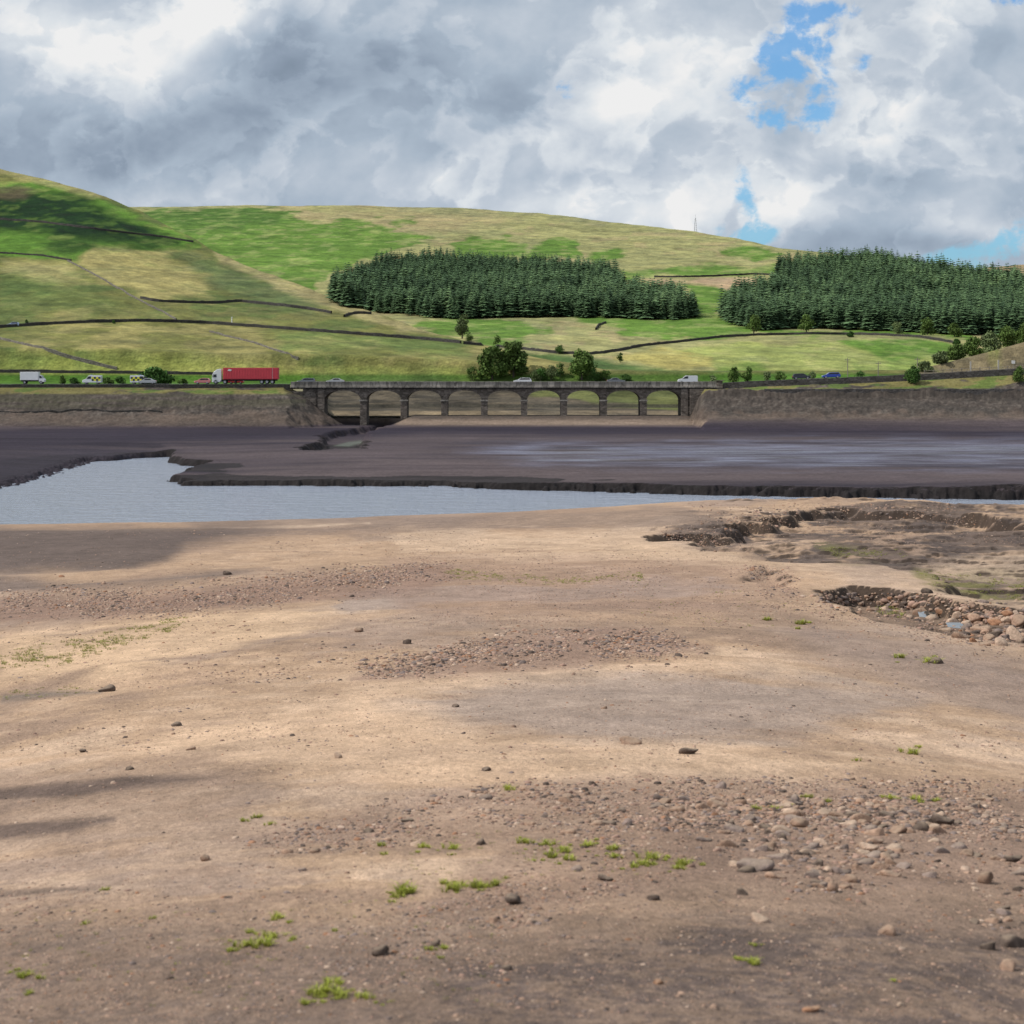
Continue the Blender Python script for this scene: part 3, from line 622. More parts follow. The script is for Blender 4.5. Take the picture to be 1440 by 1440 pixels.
# right knoll
ck = np.zeros_like(cb) + np.array((.21, .165, .11)); ck = paint(ck, (.20, .21, .07), ss(n3, .0, .2))
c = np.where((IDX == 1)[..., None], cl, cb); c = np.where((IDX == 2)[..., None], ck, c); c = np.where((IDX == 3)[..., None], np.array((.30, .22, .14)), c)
op = ((XP > 440) & (XP < 985))[..., None]
k = ((1 - ss(D, 585, 610)))[..., None] * op; c = c * (1 - k) + cv * k
k = ((1 - ss(D, 540, 620)))[..., None] * (~op) * (XP < 1200)[..., None]; c = c * (1 - k) + np.array((.075, .15, .027)) * k
c = np.clip(c * np.array((.84, .88, .80)) * (1 + .5 * n3[..., None] + .45 * fbm(X / 3.5, D / 8, 4, 151)[..., None] + .5 * fbm((X + .6 * D) / 5, (D - .6 * X) / 45, 4, 152)[..., None]), .012, .8)
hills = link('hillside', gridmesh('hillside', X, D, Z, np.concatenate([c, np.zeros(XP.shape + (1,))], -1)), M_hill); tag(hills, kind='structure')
# distant ground apron out to the horizon, below everything
me = bpy.data.meshes.new('ground'); me.from_pydata([(-9000, -300, -60), (9000, -300, -60), (9000, 12000, -60), (-9000, 12000, -60)], [], [(0, 1, 2, 3)])
M_far = plain('far_moor', (.2, .18, .1), .95, 0, .2, .01, .1); tag(link('ground', me, M_far), kind='structure')

# ------------------------------------------------------------------ sampling the ground
def gsample(G, xp, d):
    """bilinear height at photo column xp and distance d (arrays ok)"""
    xp = np.atleast_1d(np.asarray(xp, float)); d = np.atleast_1d(np.asarray(d, float))
    ci = np.clip(np.searchsorted(G['cols'], xp) - 1, 0, len(G['cols']) - 2); ri = np.clip(np.searchsorted(G['rows'], d) - 1, 0, len(G['rows']) - 2)
    fx = np.clip((xp - G['cols'][ci]) / (G['cols'][ci + 1] - G['cols'][ci]), 0, 1); fy = np.clip((d - G['rows'][ri]) / (G['rows'][ri + 1] - G['rows'][ri]), 0, 1)
    Z = G['Z']
    return (Z[ri, ci] * (1 - fx) + Z[ri, ci + 1] * fx) * (1 - fy) + (Z[ri + 1, ci] * (1 - fx) + Z[ri + 1, ci + 1] * fx) * fy
def ray(G, xp, yp, dmin=0, dmax=1e9):
    """distance at which the ground is met in the direction of photo point (xp, yp), vectorised"""
    xp = np.atleast_1d(np.asarray(xp, float)); yp = np.atleast_1d(np.asarray(yp, float))
    out = np.full(len(xp), np.nan)
    sel = (G['rows'] >= dmin) & (G['rows'] <= dmax); rr = G['rows'][sel]
    for s in range(0, len(xp), 4000):
        x = xp[s:s + 4000]; y = yp[s:s + 4000]
        ci = np.clip(np.searchsorted(G['cols'], x) - 1, 0, len(G['cols']) - 2)
        fx = (x - G['cols'][ci]) / (G['cols'][ci + 1] - G['cols'][ci])
        zc = G['Z'][sel][:, ci] * (1 - fx) + G['Z'][sel][:, ci + 1] * fx
        yy = ypx(zc, rr[:, None]); hit = yy <= y[None, :]
        i = np.argmax(hit, 0); ok = hit.any(0) & (i > 0); j = np.clip(i, 1, None)
        y0 = yy[j - 1, np.arange(len(x))]; y1 = yy[j, np.arange(len(x))]
        t = np.clip((y0 - y) / (y0 - y1 + 1e-9), 0, 1); dd = rr[j - 1] + (rr[j] - rr[j - 1]) * t
        out[s:s + 4000] = np.where(ok, dd, np.nan)
    return out
def hill_pt(xp, yp, dmin=516.5):
    d = float(ray(HG, xp, yp, dmin)[0])
    if d != d: d = 900.
    return Vector((XW(xp, d), d, float(gsample(HG, xp, d)[0])))

#==PART2==
# ------------------------------------------------------------------ road and bridge
def seg_strip(name, xs, y0, y1, zf, mat):
    V = []; Fq = []
    for i, x in enumerate(xs):
        z = zf(x); V += [(x, y0, z), (x, y1, z)]
        if i: Fq.append((2 * i - 2, 2 * i, 2 * i + 1, 2 * i - 1))
    return link(name, npmesh(name, V, Fq, False), mat)
xs = np.arange(-235, 236, 5.0)
def rz_m(X_): return float(road_z(CX + X_ / 505 * F))
tag(seg_strip('road', xs, 505.6, 514.4, lambda x: rz_m(x), M_tar), kind='structure')
V = []; Fq = []
for x in np.arange(-230, 230, 9.0):
    b_ = len(V); V += [(x, 509.94, rz_m(x) + .004), (x + 5, 509.94, rz_m(x + 5) + .004), (x + 5, 510.06, rz_m(x + 5) + .004), (x, 510.06, rz_m(x) + .004)]; Fq.append((b_, b_ + 1, b_ + 2, b_ + 3))
tag(link('road_markings', npmesh('rm', V, Fq, False), M_linepaint), kind='structure')

def px_(x, d=505.0): return (x - CX) / F * d
bridge = empty('arched_stone_bridge', (px_(708), 510, -13.7)); BO = Vector(bridge.location)
tag(bridge, 'long low stone viaduct of nine flat arches carrying the road over the drained lake bed', 'bridge')
def bbox(mb, x0, y0, z0, x1, y1, z1): mb.box(x0 - BO.x, y0 - BO.y, z0 - BO.z, x1 - BO.x, y1 - BO.y, z1 - BO.z)
PIERX = [452, 511, 568, 625, 681, 737, 793, 849, 905, 962]
SPR = -7.55; CROWN = -5.12; CORN = -4.75; Y0B, Y1B = 505.0, 515.0
for i in range(9):
    xl = px_(PIERX[i]) + .72; xr = px_(PIERX[i + 1]) - .72; xm = (xl + xr) / 2; hw = (xr - xl) / 2; n = 24
    mb = MB(); vs = []; fs = []
    pts = []
    for k in range(n + 1):
        t = math.pi * (1 - k / n); cx_ = math.cos(t); x = xm + hw * cx_
        z = SPR + (CROWN - SPR) * (max(0, 1 - abs(cx_) ** 2.2) ** .46)
        pts.append((x, z))
    for (x, z) in pts:
        for y in (Y0B + .15, Y1B - .15):
            vs.append((x - BO.x, y - BO.y, z - BO.z)); vs.append((x - BO.x, y - BO.y, CORN - BO.z))
    for k in range(n):
        a = 4 * k; b_ = a + 4
        fs += [(a, b_, b_ + 1, a + 1), (a + 2, a + 3, b_ + 3, b_ + 2), (a, a + 2, b_ + 2, b_)]
    mb.add(vs, fs); mb.build('arch', M_ashlar, bridge)
    # voussoir ring standing a little proud of the face
    mb = MB(); vs = []; fs = []
    for k, (x, z) in enumerate(pts):
        t = math.pi * (1 - k / n); dx = .42 * math.cos(t); dz = .42 * max(.25, math.sin(t))
        vs += [(x - BO.x, Y0B + .06 - BO.y, z - .001 - BO.z), (x + dx * .6 - BO.x, Y0B + .06 - BO.y, min(z + dz, CORN - .02) - BO.z), (x - BO.x, Y0B + .148 - BO.y, z - .001 - BO.z), (x + dx * .6 - BO.x, Y0B + .148 - BO.y, min(z + dz, CORN - .02) - BO.z)]
    for k in range(n):
        a = 4 * k; b_ = a + 4; fs += [(a, b_, b_ + 1, a + 1), (a, a + 2, b_ + 2, b_), (a + 1, b_ + 1, b_ + 3, a + 3)]
    mb.add(vs, fs); mb.build('arch_ring', M_ashlar, bridge)
base_y = {511: 612, 568: 596}
for i, x in enumerate(PIERX[1:-1]):
    X0 = px_(x); zb = (HY - (base_y.get(x, 588) + 6)) / F * 505
    p = MB(); bbox(p, X0 - .72, Y0B + .15, zb, X0 + .72, Y1B - .15, CORN); bbox(p, X0 - .80, Y0B - .35, zb, X0 + .80, Y0B + .149, -7.75)
    o = p.build('pier', M_ashlar, bridge)
    q = MB(); bbox(q, X0 - 1.0, Y0B - .5, -7.75, X0 + 1.0, Y0B + .30, -7.4); q.build('springer_block', M_cope, o)
    q = MB(); bbox(q, X0 - 1.12, Y0B - .55, zb, X0 + 1.12, Y0B - .351, zb + 1.1); q.build('footing', M_ashlar, o)
for x, wdt, s in ((PIERX[0], 4.6, -1), (PIERX[-1], 4.4, 1)):
    X0 = px_(x); p = MB(); e = X0 - s * .72
    x0, x1 = sorted((e, X0 + s * wdt)); bbox(p, x0, Y0B + .15, -14.4, x1, Y1B - .15, CORN)
    x0, x1 = sorted((X0 - s * .75, X0 + s * .9)); bbox(p, x0, Y0B - .3, -14, x1, Y0B + .149, CORN - .02)
    p.build('abutment', M_ashlar, bridge)
# wing walls
p = MB(); xs_ = px_(445), px_(404)
p.prism([(px_(444) - BO.x, -13.2 - BO.z), (px_(444) - BO.x, -5.3 - BO.z), (px_(403) - BO.x, -5.3 - BO.z), (px_(403) - BO.x, -6.2 - BO.z)], Y0B - .15 - BO.y, Y0B + .8 - BO.y); p.build('wing_wall', M_ashlar, bridge)
p = MB(); p.prism([(px_(970) - BO.x, -13.5 - BO.z), (px_(970) - BO.x, CORN - BO.z), (px_(1022) - BO.x, CORN - BO.z), (px_(1026) - BO.x, -12.2 - BO.z)], Y0B - 1.0 - BO.y, Y0B + .149 - BO.y); p.build('wing_wall', M_ashlar, bridge)
# deck, string course, corbels, parapets
XL, XR = px_(409), px_(1012)
p = MB(); bbox(p, XL, Y0B + .02, CORN + .001, XR, Y1B - .02, -3.53); o = p.build('deck', M_ashdark, bridge)
p = MB(); bbox(p, XL, Y0B - .50, -4.38, XR, Y0B + .019, -4.10); bbox(p, XL, Y1B - .019, -4.38, XR, Y1B + .4, -4.10); p.build('string_course', M_cope, bridge)
q = XL + .4; cb_me = None
while q < XR - .4:
    if cb_me is None: p = MB(); p.box(0, 0, 0, .34, .318, .315); _o = p.build('corbel', M_ashdark, bridge); cb_me = _o.data; _o.location = (q - BO.x, Y0B - .30 - BO.y, -4.70 - BO.z)
    else: link('corbel', cb_me, None, bridge, (q - BO.x, Y0B - .30 - BO.y, -4.70 - BO.z))
    q += 1.9
for y0, y1 in ((Y0B - .12, Y0B + .28), (Y1B - .28, Y1B + .12)):
    p = MB(); bbox(p, XL, y0, -4.098, XR, y1, -3.10); o = p.build('parapet', M_cope, bridge)
    q = MB(); x = XL
    while x < XR: bbox(q, x, y0 - .08, -3.118, min(x + 1.16, XR), y1 + .08, -2.93 + random.uniform(-.01, .01)); x += 1.2
    q.build('coping', M_cope, o)
p = MB(); bbox(p, px_(1008), Y0B - .4, -7.4, px_(1016), Y0B + .6, -2.75); bbox(p, px_(1006), Y0B - .55, -2.749, px_(1018), Y0B + .75, -2.55); p.build('end_pillar', M_ashlar, bridge)

# ------------------------------------------------------------------ walls
def wall_ribbon(name, pts, h, t, mat, lump=.12, step=1.2, sink=.5, hfun=None):
    """wall along 3-D ground points, uneven top"""
    P = [Vector(p) for p in pts]; Q = []
    for a, b in zip(P[:-1], P[1:]):
        n = max(1, int((b - a).length / step))
        Q += [a.lerp(b, i / n) for i in range(n)]
    Q.append(P[-1]); V = []; Fq = []
    for i, q in enumerate(Q):
        a = Q[max(0, i - 1)]; b = Q[min(len(Q) - 1, i + 1)]; d = Vector((b.x - a.x, b.y - a.y)).normalized(); nx, ny = -d.y, d.x
        hh = (hfun(i / len(Q)) if hfun else h) + random.uniform(-lump, lump); j = random.uniform(-.05, .05)
        for (o_, z) in ((-t / 2, -sink), (-t * .32, hh * .9), (-t * .12 + j, hh), (t * .2 + j, hh), (t * .34, hh * .88), (t / 2, -sink)):
            V.append((q.x + nx * o_, q.y + ny * o_, q.z + z))
        if i:
            for k in range(5): b_ = 6 * i; Fq.append((b_ - 6 + k, b_ + k, b_ + k + 1, b_ - 6 + k + 1))
    c0 = P[0]; V = [(v[0] - c0.x, v[1] - c0.y, v[2] - c0.z) for v in V]
    return link(name, npmesh(name, V, Fq, False), mat, None, c0)
tag(wall_ribbon('road_wall', [(px_(x), 505.1, rz_m(px_(x)) - .3) for x in range(-120, 413, 12)], .28, .5, M_dry, .05, 1.5, 1.6), 'low dark stone road wall running left from the bridge under the red lorry', 'wall', None, 'thing')
tag(wall_ribbon('road_wall', [(px_(x), 505.1, rz_m(px_(x)) - .3) for x in range(1017, 1580, 12)], .42, .5, M_ashdark, .05, 1.5, 2.2), 'long grey roadside wall running right from the bridge past the blue car', 'wall', None, 'thing')
tag(wall_ribbon('retaining_wall', [(XW(x, 497), 497, -5.6) for x in range(1075, 1560, 12)], 1.0, .7, M_ashdark, .10, 1.3, 1.0), 'lower dark retaining wall under the weedy verge right of the bridge', 'wall', None, 'thing')
tag(wall_ribbon('retaining_wall', [(XW(x, 491), 491, float(gsample(LK, x, 490.5)[0]) + .1) for x in range(-120, 240, 12)], .4, .7, M_dry, .22, 1.3, 1.0), 'dark broken stone wall along the rubble bank at far left below the road', 'wall', None, 'thing')
def hill_wall(px, h, t, mat, label, dmin=560, name='drystone_wall', hfun=None):
    pts = []
    for (x0, y0), (x1, y1) in zip(px[:-1], px[1:]):
        n = max(1, int(math.hypot(x1 - x0, y1 - y0) / 8))
        for i in range(n): pts.append((x0 + (x1 - x0) * i / n, y0 + (y1 - y0) * i / n))
    pts.append(px[-1])
    P = [hill_pt(x, y, dmin) for x, y in pts]
    # smooth distances a little so the wall runs evenly over the ground
    ds = np.array([p.y for p in P]); k = np.ones(3) / 3
    if len(ds) > 4: ds[1:-1] = np.convolve(ds, k, 'valid')
    P = [Vector((XW(x, d), d, float(gsample(HG, x, d)[0]))) for (x, y), d in zip(pts, ds)]; h *= .66; t *= .8
    return tag(wall_ribbon(name, P, h, t, mat, .12, 1.5, .6, hfun), label, 'wall', 'drystone field walls on the hillsides', 'thing')
hill_wall([(-60, 466), (0, 461), (60, 457), (120, 454), (200, 452), (290, 455), (400, 463), (520, 472), (600, 478), (648, 483)], 1.55, 1.1, M_dry, 'thick dark field wall sweeping across the whole left hill below mid height')
hill_wall([(652, 484), (700, 488), (740, 492), (780, 497), (830, 499), (870, 494), (900, 487), (960, 481), (1010, 475), (1060, 472), (1140, 470), (1220, 471), (1290, 474), (1350, 484)], 1.4, 1.0, M_dry, 'long wall winding along the valley floor below both conifer plantations')
hill_wall([(198, 420), (215, 424), (250, 426), (310, 427), (332, 424), (400, 431), (440, 436), (466, 441)], 1.6, .9, M_dry, 'dark crooked wall high on the left hill ending in open grass')
hill_wall([(484, 446), (492, 441), (522, 442)], 1.5, .9, M_dry, 'short hooked stub of wall near the crest end of the left hill')
hill_wall([(95, 367), (130, 385), (165, 405), (200, 425), (225, 437), (248, 450)], .9, .8, M_drypale, 'thin grey wall running straight down the left hill from the bracken')
hill_wall([(-40, 305), (0, 309), (60, 313), (150, 325), (230, 334), (272, 341)], 1.5, 1.0, M_dry, 'highest wall crossing the left hill bracken painted dark as under cloud shadow')
hill_wall([(-40, 354), (0, 356), (60, 360), (100, 367)], 1.2, .9, M_dry, 'short wall along the lower edge of the left hill bracken')
hill_wall([(-40, 466), (0, 477), (60, 491), (120, 508), (165, 519)], 1.0, .8, M_drypale, 'pale broken wall slanting down to the road at far left')
hill_wall([(295, 467), (330, 476), (360, 483), (395, 496), (420, 505)], .8, .8, M_drypale, 'faint collapsed wall slanting down above the red lorry')
hill_wall([(-60, 522), (40, 523), (150, 524), (215, 525), (300, 526)], 1.0, .8, M_dry, 'dark field wall just behind the vehicles at the left end of the road', 530)
hill_wall([(920, 390), (960, 390), (1000, 389), (1060, 386), (1090, 387)], 1.6, 1.0, M_dry, 'distant wall on the upper slope between the two plantations')
hill_wall([(838, 464), (842, 458), (852, 455)], 1.5, 1.0, M_dry, 'tiny curved wall corner in the pale field under the left plantation')

# fence and posts on the right bank
M_wood = plain('weathered_timber', (.23, .20, .17), .85); M_concrete = plain('pale_post', (.42, .40, .37), .8)
def knoll_pt(x, y): return hill_pt(x, y, 517)
fz = empty('roadside_fence', (px_(1366, 530), 530, float(gsample(HG, 1366, 530)[0]))); FO = Vector(fz.location)
tag(fz, 'dark post and rail fence climbing the brown bank at the far right', 'fence')
fp = []
for i, x in enumerate(range(1300, 1500, 13)):
    d = 530; z = float(gsample(HG, x, d)[0]); big = x in (1365, 1404); hh = 2.9 if i in (5, 8) else 1.35
    p = MB(); r_ = .16 if hh > 2 else .08; p.box(XW(x, d) - r_ - FO.x, d - r_ - FO.y, z - .4 - FO.z, XW(x, d) + r_ - FO.x, d + r_ - FO.y, z + hh - FO.z); p.build('post', M_concrete if hh > 2 else M_wood, fz); fp.append((XW(x, d), d, z))
for hgt in (.55, 1.05):
    p = MB()
    for a, b in zip(fp[:-1], fp[1:]): p.cyl((a[0] - FO.x, a[1] - .1 - FO.y, a[2] + hgt - FO.z), (b[0] - FO.x, b[1] - .1 - FO.y, b[2] + hgt - FO.z), .06, n=5)
    p.build('rail', M_wood, fz)
M_white = plain('white_paint', (.72, .72, .72), .5); M_metal = plain('galvanised_steel', (.32, .33, .34), .5, .6)
sg = empty('small_sign', (px_(1425, 526), 526, float(gsample(HG, 1425, 526)[0]))); p = MB(); p.cyl((0, 0, -.3), (0, 0, 1.9), .04, n=6); p.build('post', M_metal, sg)
p = MB(); p.box(-.45, -.06, 1.7, .45, -.02, 2.5); p.build('sign_plate', M_white, sg, bevel=.01); tag(sg, 'small plain white sign on a post behind the fence at far right', 'sign')
def pole(x, d, h, label, name='utility_pole', arm=True):
    z = float(gsample(HG, x, d)[0]); e = empty(name, (XW(x, d), d, z)); p = MB(); p.cyl((0, 0, -.3), (0, 0, h), .13, .09, n=7); p.build('post', M_wood, e)
    if arm: p = MB(); p.box(-.7, -.06, h - .6, .7, .06, h - .45); [p.cyl((s, 0, h - .45), (s, 0, h - .25), .05, n=6) for s in (-.6, 0, .6)]; p.build('crossarm', M_wood, e)
    tag(e, label, 'pole', 'thin roadside poles'); return e
pole(1192, 522, 5.6, 'slim roadside pole between the blue car and the small saplings'); pole(1235, 520, 4.6, 'slim roadside pole standing right of the blue car'); pole(1290, 520, 4.8, 'slim roadside pole rising behind the round dark bush')
e = hill_pt(326, 456); o = empty('marker_post', e); p = MB(); p.cyl((0, 0, -.3), (0, 0, 2.3), .16, n=8); p.build('shaft', M_white, o); p = MB(); p.box(-.24, -.24, 2.3, .24, .24, 2.55); p.build('cap', M_white, o, bevel=.03); tag(o, 'tiny white post standing in the grass above the thick dark field wall', 'post')
# radio mast on the skyline
xm_ = 978; dm = 1560.; ds_ = np.arange(1400, 2000, 10.); zz = gsample(HG, np.full(len(ds_), xm_), ds_); dm = float(ds_[np.argmin(ypx(zz, ds_))]); zm = float(zz.max() * 0 + gsample(HG, xm_, dm)[0])
mast = empty('radio_mast', (XW(xm_, dm), dm, zm - .3)); HM = 11.5; p = MB(); R0, R1 = 1.5, .3
for k in range(4):
    a = math.pi / 4 + k * math.pi / 2; p.cyl((R0 * math.cos(a), R0 * math.sin(a), 0), (R1 * math.cos(a), R1 * math.sin(a), HM), .10, n=5)
p.build('leg_frame', M_metal, mast); p = MB()
for j in range(7):
    z0, z1 = HM * j / 7, HM * (j + 1) / 7; r0 = R0 + (R1 - R0) * j / 7; r1 = R0 + (R1 - R0) * (j + 1) / 7
    for k in range(4):
        a = math.pi / 4 + k * math.pi / 2; b_ = a + math.pi / 2
        p.cyl((r0 * math.cos(a), r0 * math.sin(a), z0), (r1 * math.cos(b_), r1 * math.sin(b_), z1), .06, n=4)
p.build('bracing', M_metal, mast); p = MB(); p.cyl((0, 0, HM), (0, 0, HM + 2.5), .07, n=5); p.build('aerial', M_metal, mast)
tag(mast, 'thin lattice mast alone on the far skyline right of centre', 'mast')

# ------------------------------------------------------------------ vehicles
M_glass = plain('dark_glass', (.015, .018, .022), .08, 0, .05, 1, .6); M_tyre = plain('rubber', (.02, .02, .02), .85); M_rim = plain('alloy', (.45, .45, .46), .35, .8)
M_lamp = plain('lamp_glass', (.8, .8, .75), .15); M_tail = plain('red_lamp', (.5, .02, .02), .2); M_black = plain('black_trim', (.02, .02, .022), .6)
def paintm(name, col): 
    m = plain(name, col, .28, 0, .04, 1, .5); m.node_tree.nodes['Principled BSDF'].inputs['Coat Weight'].default_value = .5; return m
P_white = paintm('white_car_paint', (.75, .76, .78)); P_silver = paintm('silver_car_paint', (.42, .43, .45)); P_grey = paintm('grey_car_paint', (.16, .17, .19)); P_blue = paintm('blue_car_paint', (.01, .05, .38))
P_black = paintm('black_car_paint', (.02, .02, .03)); P_red = paintm('red_car_paint', (.45, .035, .03)); P_pink = paintm('faded_red_car_paint', (.60, .20, .20)); P_yellow = paintm('yellow_panel_paint', (.75, .72, .02))
def loft(profile, ys):
    """profile: list of (x, z) outline, ys: (y, inset towards centre line, dz) sections -> closed body"""
    mb = MB(); n = len(profile); cx_ = sum(p[0] for p in profile) / n; vs = []
    for (y, sx, top) in ys:
        for (x, z) in profile: vs.append((cx_ + (x - cx_) * sx, y, z * top + (1 - top) * .5))
    fs = [(i + k * n, (i + 1) % n + k * n, (i + 1) % n + (k + 1) * n, i + (k + 1) * n) for k in range(len(ys) - 1) for i in range(n)]
    fs += [tuple(range(n)), tuple(range(len(ys) * n - 1, (len(ys) - 1) * n - 1, -1))]
    mb.add(vs, fs); return mb
def wheels(root, xs_, w_, r=.33, tw=.22):
    for x in xs_:
        for s in (-1, 1):
            p = MB(); p.cyl((0, -tw / 2, 0), (0, tw / 2, 0), r, n=18); o = p.build('wheel', M_tyre, root, (x, s * (w_ - tw / 2), r), bevel=.03)
            p = MB(); p.cyl((0, s * tw / 2, 0), (0, s * (tw / 2 + .015), 0), r * .6, n=14); p.build('rim', M_rim, o)
CARS = {}
def car(kind, mat):
    """front towards -x; origin on the road under the middle"""
    root = empty(kind, (0, 0, 0)); L = {'hatchback': 4.0, 'saloon': 4.5, 'estate': 4.5, 'van': 4.9}[kind.split('_')[-1] if kind != 'panel_van' else 'van']; h = L / 2
    if kind == 'panel_van':
        body = [(-h, .35), (-h, .85), (-h + .25, 1.05), (-h + .95, 1.2), (-h + 1.75, 1.86), (-h + 2.1, 1.97), (h - .1, 1.95), (h, 1.8), (h, .35)]
        loft(body, [(-.95, .985, 1), (-.90, 1, 1), (.90, 1, 1), (.95, .985, 1)]).build('body', mat, root, bevel=.05, smooth=False)
        wh = (-h + .9, h - .95); wn = [(-h + 1.12, 1.22), (-h + 1.78, 1.78), (-h + 2.5, 1.80), (-h + 2.5, 1.22)]; W = .95
        fr = [(-h + .93, 1.215), (-h + 1.76, 1.885)]
    else:
        body = [(-h, .30), (-h - .02, .60), (-h + .12, .74), (-h + .95, .92), (h - .45, .95), (h - .05, .86), (h, .6), (h - .04, .30)]
        if kind == 'hatchback': rf = [(-h + .85, .91), (-h + 1.65, 1.42), (-h + 2.3, 1.48), (h - .55, 1.42), (h - .08, .94)]
        elif kind == 'estate': rf = [(-h + .95, .91), (-h + 1.7, 1.42), (-h + 2.3, 1.47), (h - .45, 1.42), (h - .06, .93)]
        else: rf = [(-h + 1.05, .91), (-h + 1.85, 1.38), (-h + 2.3, 1.43), (h - 1.45, 1.38), (h - .65, .95)]
        loft(body, [(-.88, .97, 1), (-.82, 1, 1), (.82, 1, 1), (.88, .97, 1)]).build('body', mat, root, bevel=.05)
        loft(rf, [(-.80, 1.0, 1), (-.62, .9, 1), (.62, .9, 1), (.80, 1.0, 1)]).build('cabin', mat, root, bevel=.03)
        wh = (-h + .8, h - .8); W = .88
        a0, a1, a2, a3, a4 = rf
        wn = [(a0[0] + .38, .96), (a1[0] + .1, a1[1] - .06), (a3[0] - .1, a3[1] - .06), (a4[0] - .38, .98)]; fr = [(a0[0], .95), (a1[0], a1[1])]
    for s in (-1, 1):
        yb = .815 if kind != 'panel_van' else .955
        yt = .79 if kind != 'panel_van' else .955
        p = MB(); p.prism(wn, s * yb, s * (yb + .012)); p.build('side_window', M_glass, root)
    p = MB(); (x0, z0), (x1, z1) = fr; p.add([(x0 - .03, -.66, z0 + .02), (x0 - .03, .66, z0 + .02), (x1 - .05, .58, z1 - .02), (x1 - .05, -.58, z1 - .02)], [(0, 1, 2, 3)]); p.build('windscreen', M_glass, root)
    wheels(root, wh, W)
    for s in (-1, 1):
        p = MB(); p.box(-h - .03, s * .58 - .16, .58, -h + .1, s * .58 + .16, .74); p.build('headlight', M_lamp, root, bevel=.02)
        p = MB(); p.box(h - .08, s * .62 - .13, .68, h + .02, s * .62 + .13, .86); p.build('tail_light', M_tail, root, bevel=.02)
    p = MB(); p.box(-h + .1, -.8, .22, h - .1, .8, .32); p.build('sill', M_black, root)
    return root
def place(root, x, d, label, cat, flip=False, zoff=0, group='vehicles on the causeway road'):
    X_ = px_(x, d); root.location = (X_, d, rz_m(X_ / d * 505) + .005 + zoff); sl = math.atan2(rz_m(X_ / d * 505 + 3) - rz_m(X_ / d * 505 - 3), 6)
    root.rotation_euler = (0, -sl if not flip else sl, math.pi if flip else 0); tag(root, label, cat, group)
NEAR, FARL = 507.7, 512.2
place(car('hatchback', P_pink), 285, NEAR, 'pale red hatchback just ahead of the lorry cab', 'car')
place(car('hatchback', P_red), 332, FARL, 'red car glimpsed under the trailer of the lorry', 'car', True)
place(car('saloon', P_silver), 207, NEAR, 'white silver low car in front of the yellow chequered vehicle', 'car')
place(car('estate', P_grey), 431, NEAR, 'grey car at the left end of the bridge', 'car')
place(car('saloon', P_silver), 472, NEAR, 'silver car over the first arch of the bridge', 'car')
place(car('estate', P_white), 735, NEAR, 'white car at mid bridge beside the bushy trees', 'car', False)
place(car('saloon', P_grey), 866, FARL, 'dark grey car half hidden by the bridge parapet', 'car', True)
place(car('panel_van', P_white), 967, NEAR, 'white van with sloping nose near the right end of the bridge', 'van', False)
place(car('estate', P_black), 1127, FARL, 'black car following behind the blue one on the right road', 'car', True)
o = car('estate', P_blue); place(o, 1169, NEAR, 'bright blue car beside the right roadside wall', 'car', False)
# small car parked high on the left hill track
o = car('hatchback', paintm('pale_blue_car_paint', (.30, .38, .55))); pt = hill_pt(19, 459); o.location = pt; tag(o, 'tiny pale blue car on the hill track beside the thick dark wall', 'car')
# white box van at far left
def box_truck():
    r = empty('box_truck', (0, 0, 0))
    p = MB(); p.box(-1.5, -1.05, .95, 3.1, 1.05, 3.0); b_ = p.build('cargo_box', P_white, r, bevel=.05)
    p = MB(); p.box(3.1, -.9, 1.0, 3.13, .9, 2.85); p.build('rear_door', P_silver, b_)
    loft([(-2.95, .5), (-2.95, 1.15), (-2.6, 1.4), (-2.1, 2.15), (-1.56, 2.25), (-1.56, .5)], [(-1.0, .98, 1), (-.92, 1, 1), (.92, 1, 1), (1.0, .98, 1)]).build('cab', P_white, r, bevel=.04)
    for s in (-1, 1): p = MB(); p.prism([(-2.5, 1.42), (-2.08, 2.05), (-1.7, 2.08), (-1.7, 1.42)], s * 1.0, s * 1.012); p.build('side_window', M_glass, r)
    p = MB(); p.add([(-2.66, -.8, 1.42), (-2.66, .8, 1.42), (-2.14, .72, 2.14), (-2.14, -.72, 2.14)], [(0, 1, 2, 3)]); p.build('windscreen', M_glass, r)
    p = MB(); p.box(-1.5, -.5, .6, 3.0, .5, .949); p.build('chassis', M_black, r); wheels(r, (-2.1, 2.0), 1.0, .4)
    return r
place(box_truck(), 47, FARL, 'white box van alone at the far left end of the road', 'van', True)
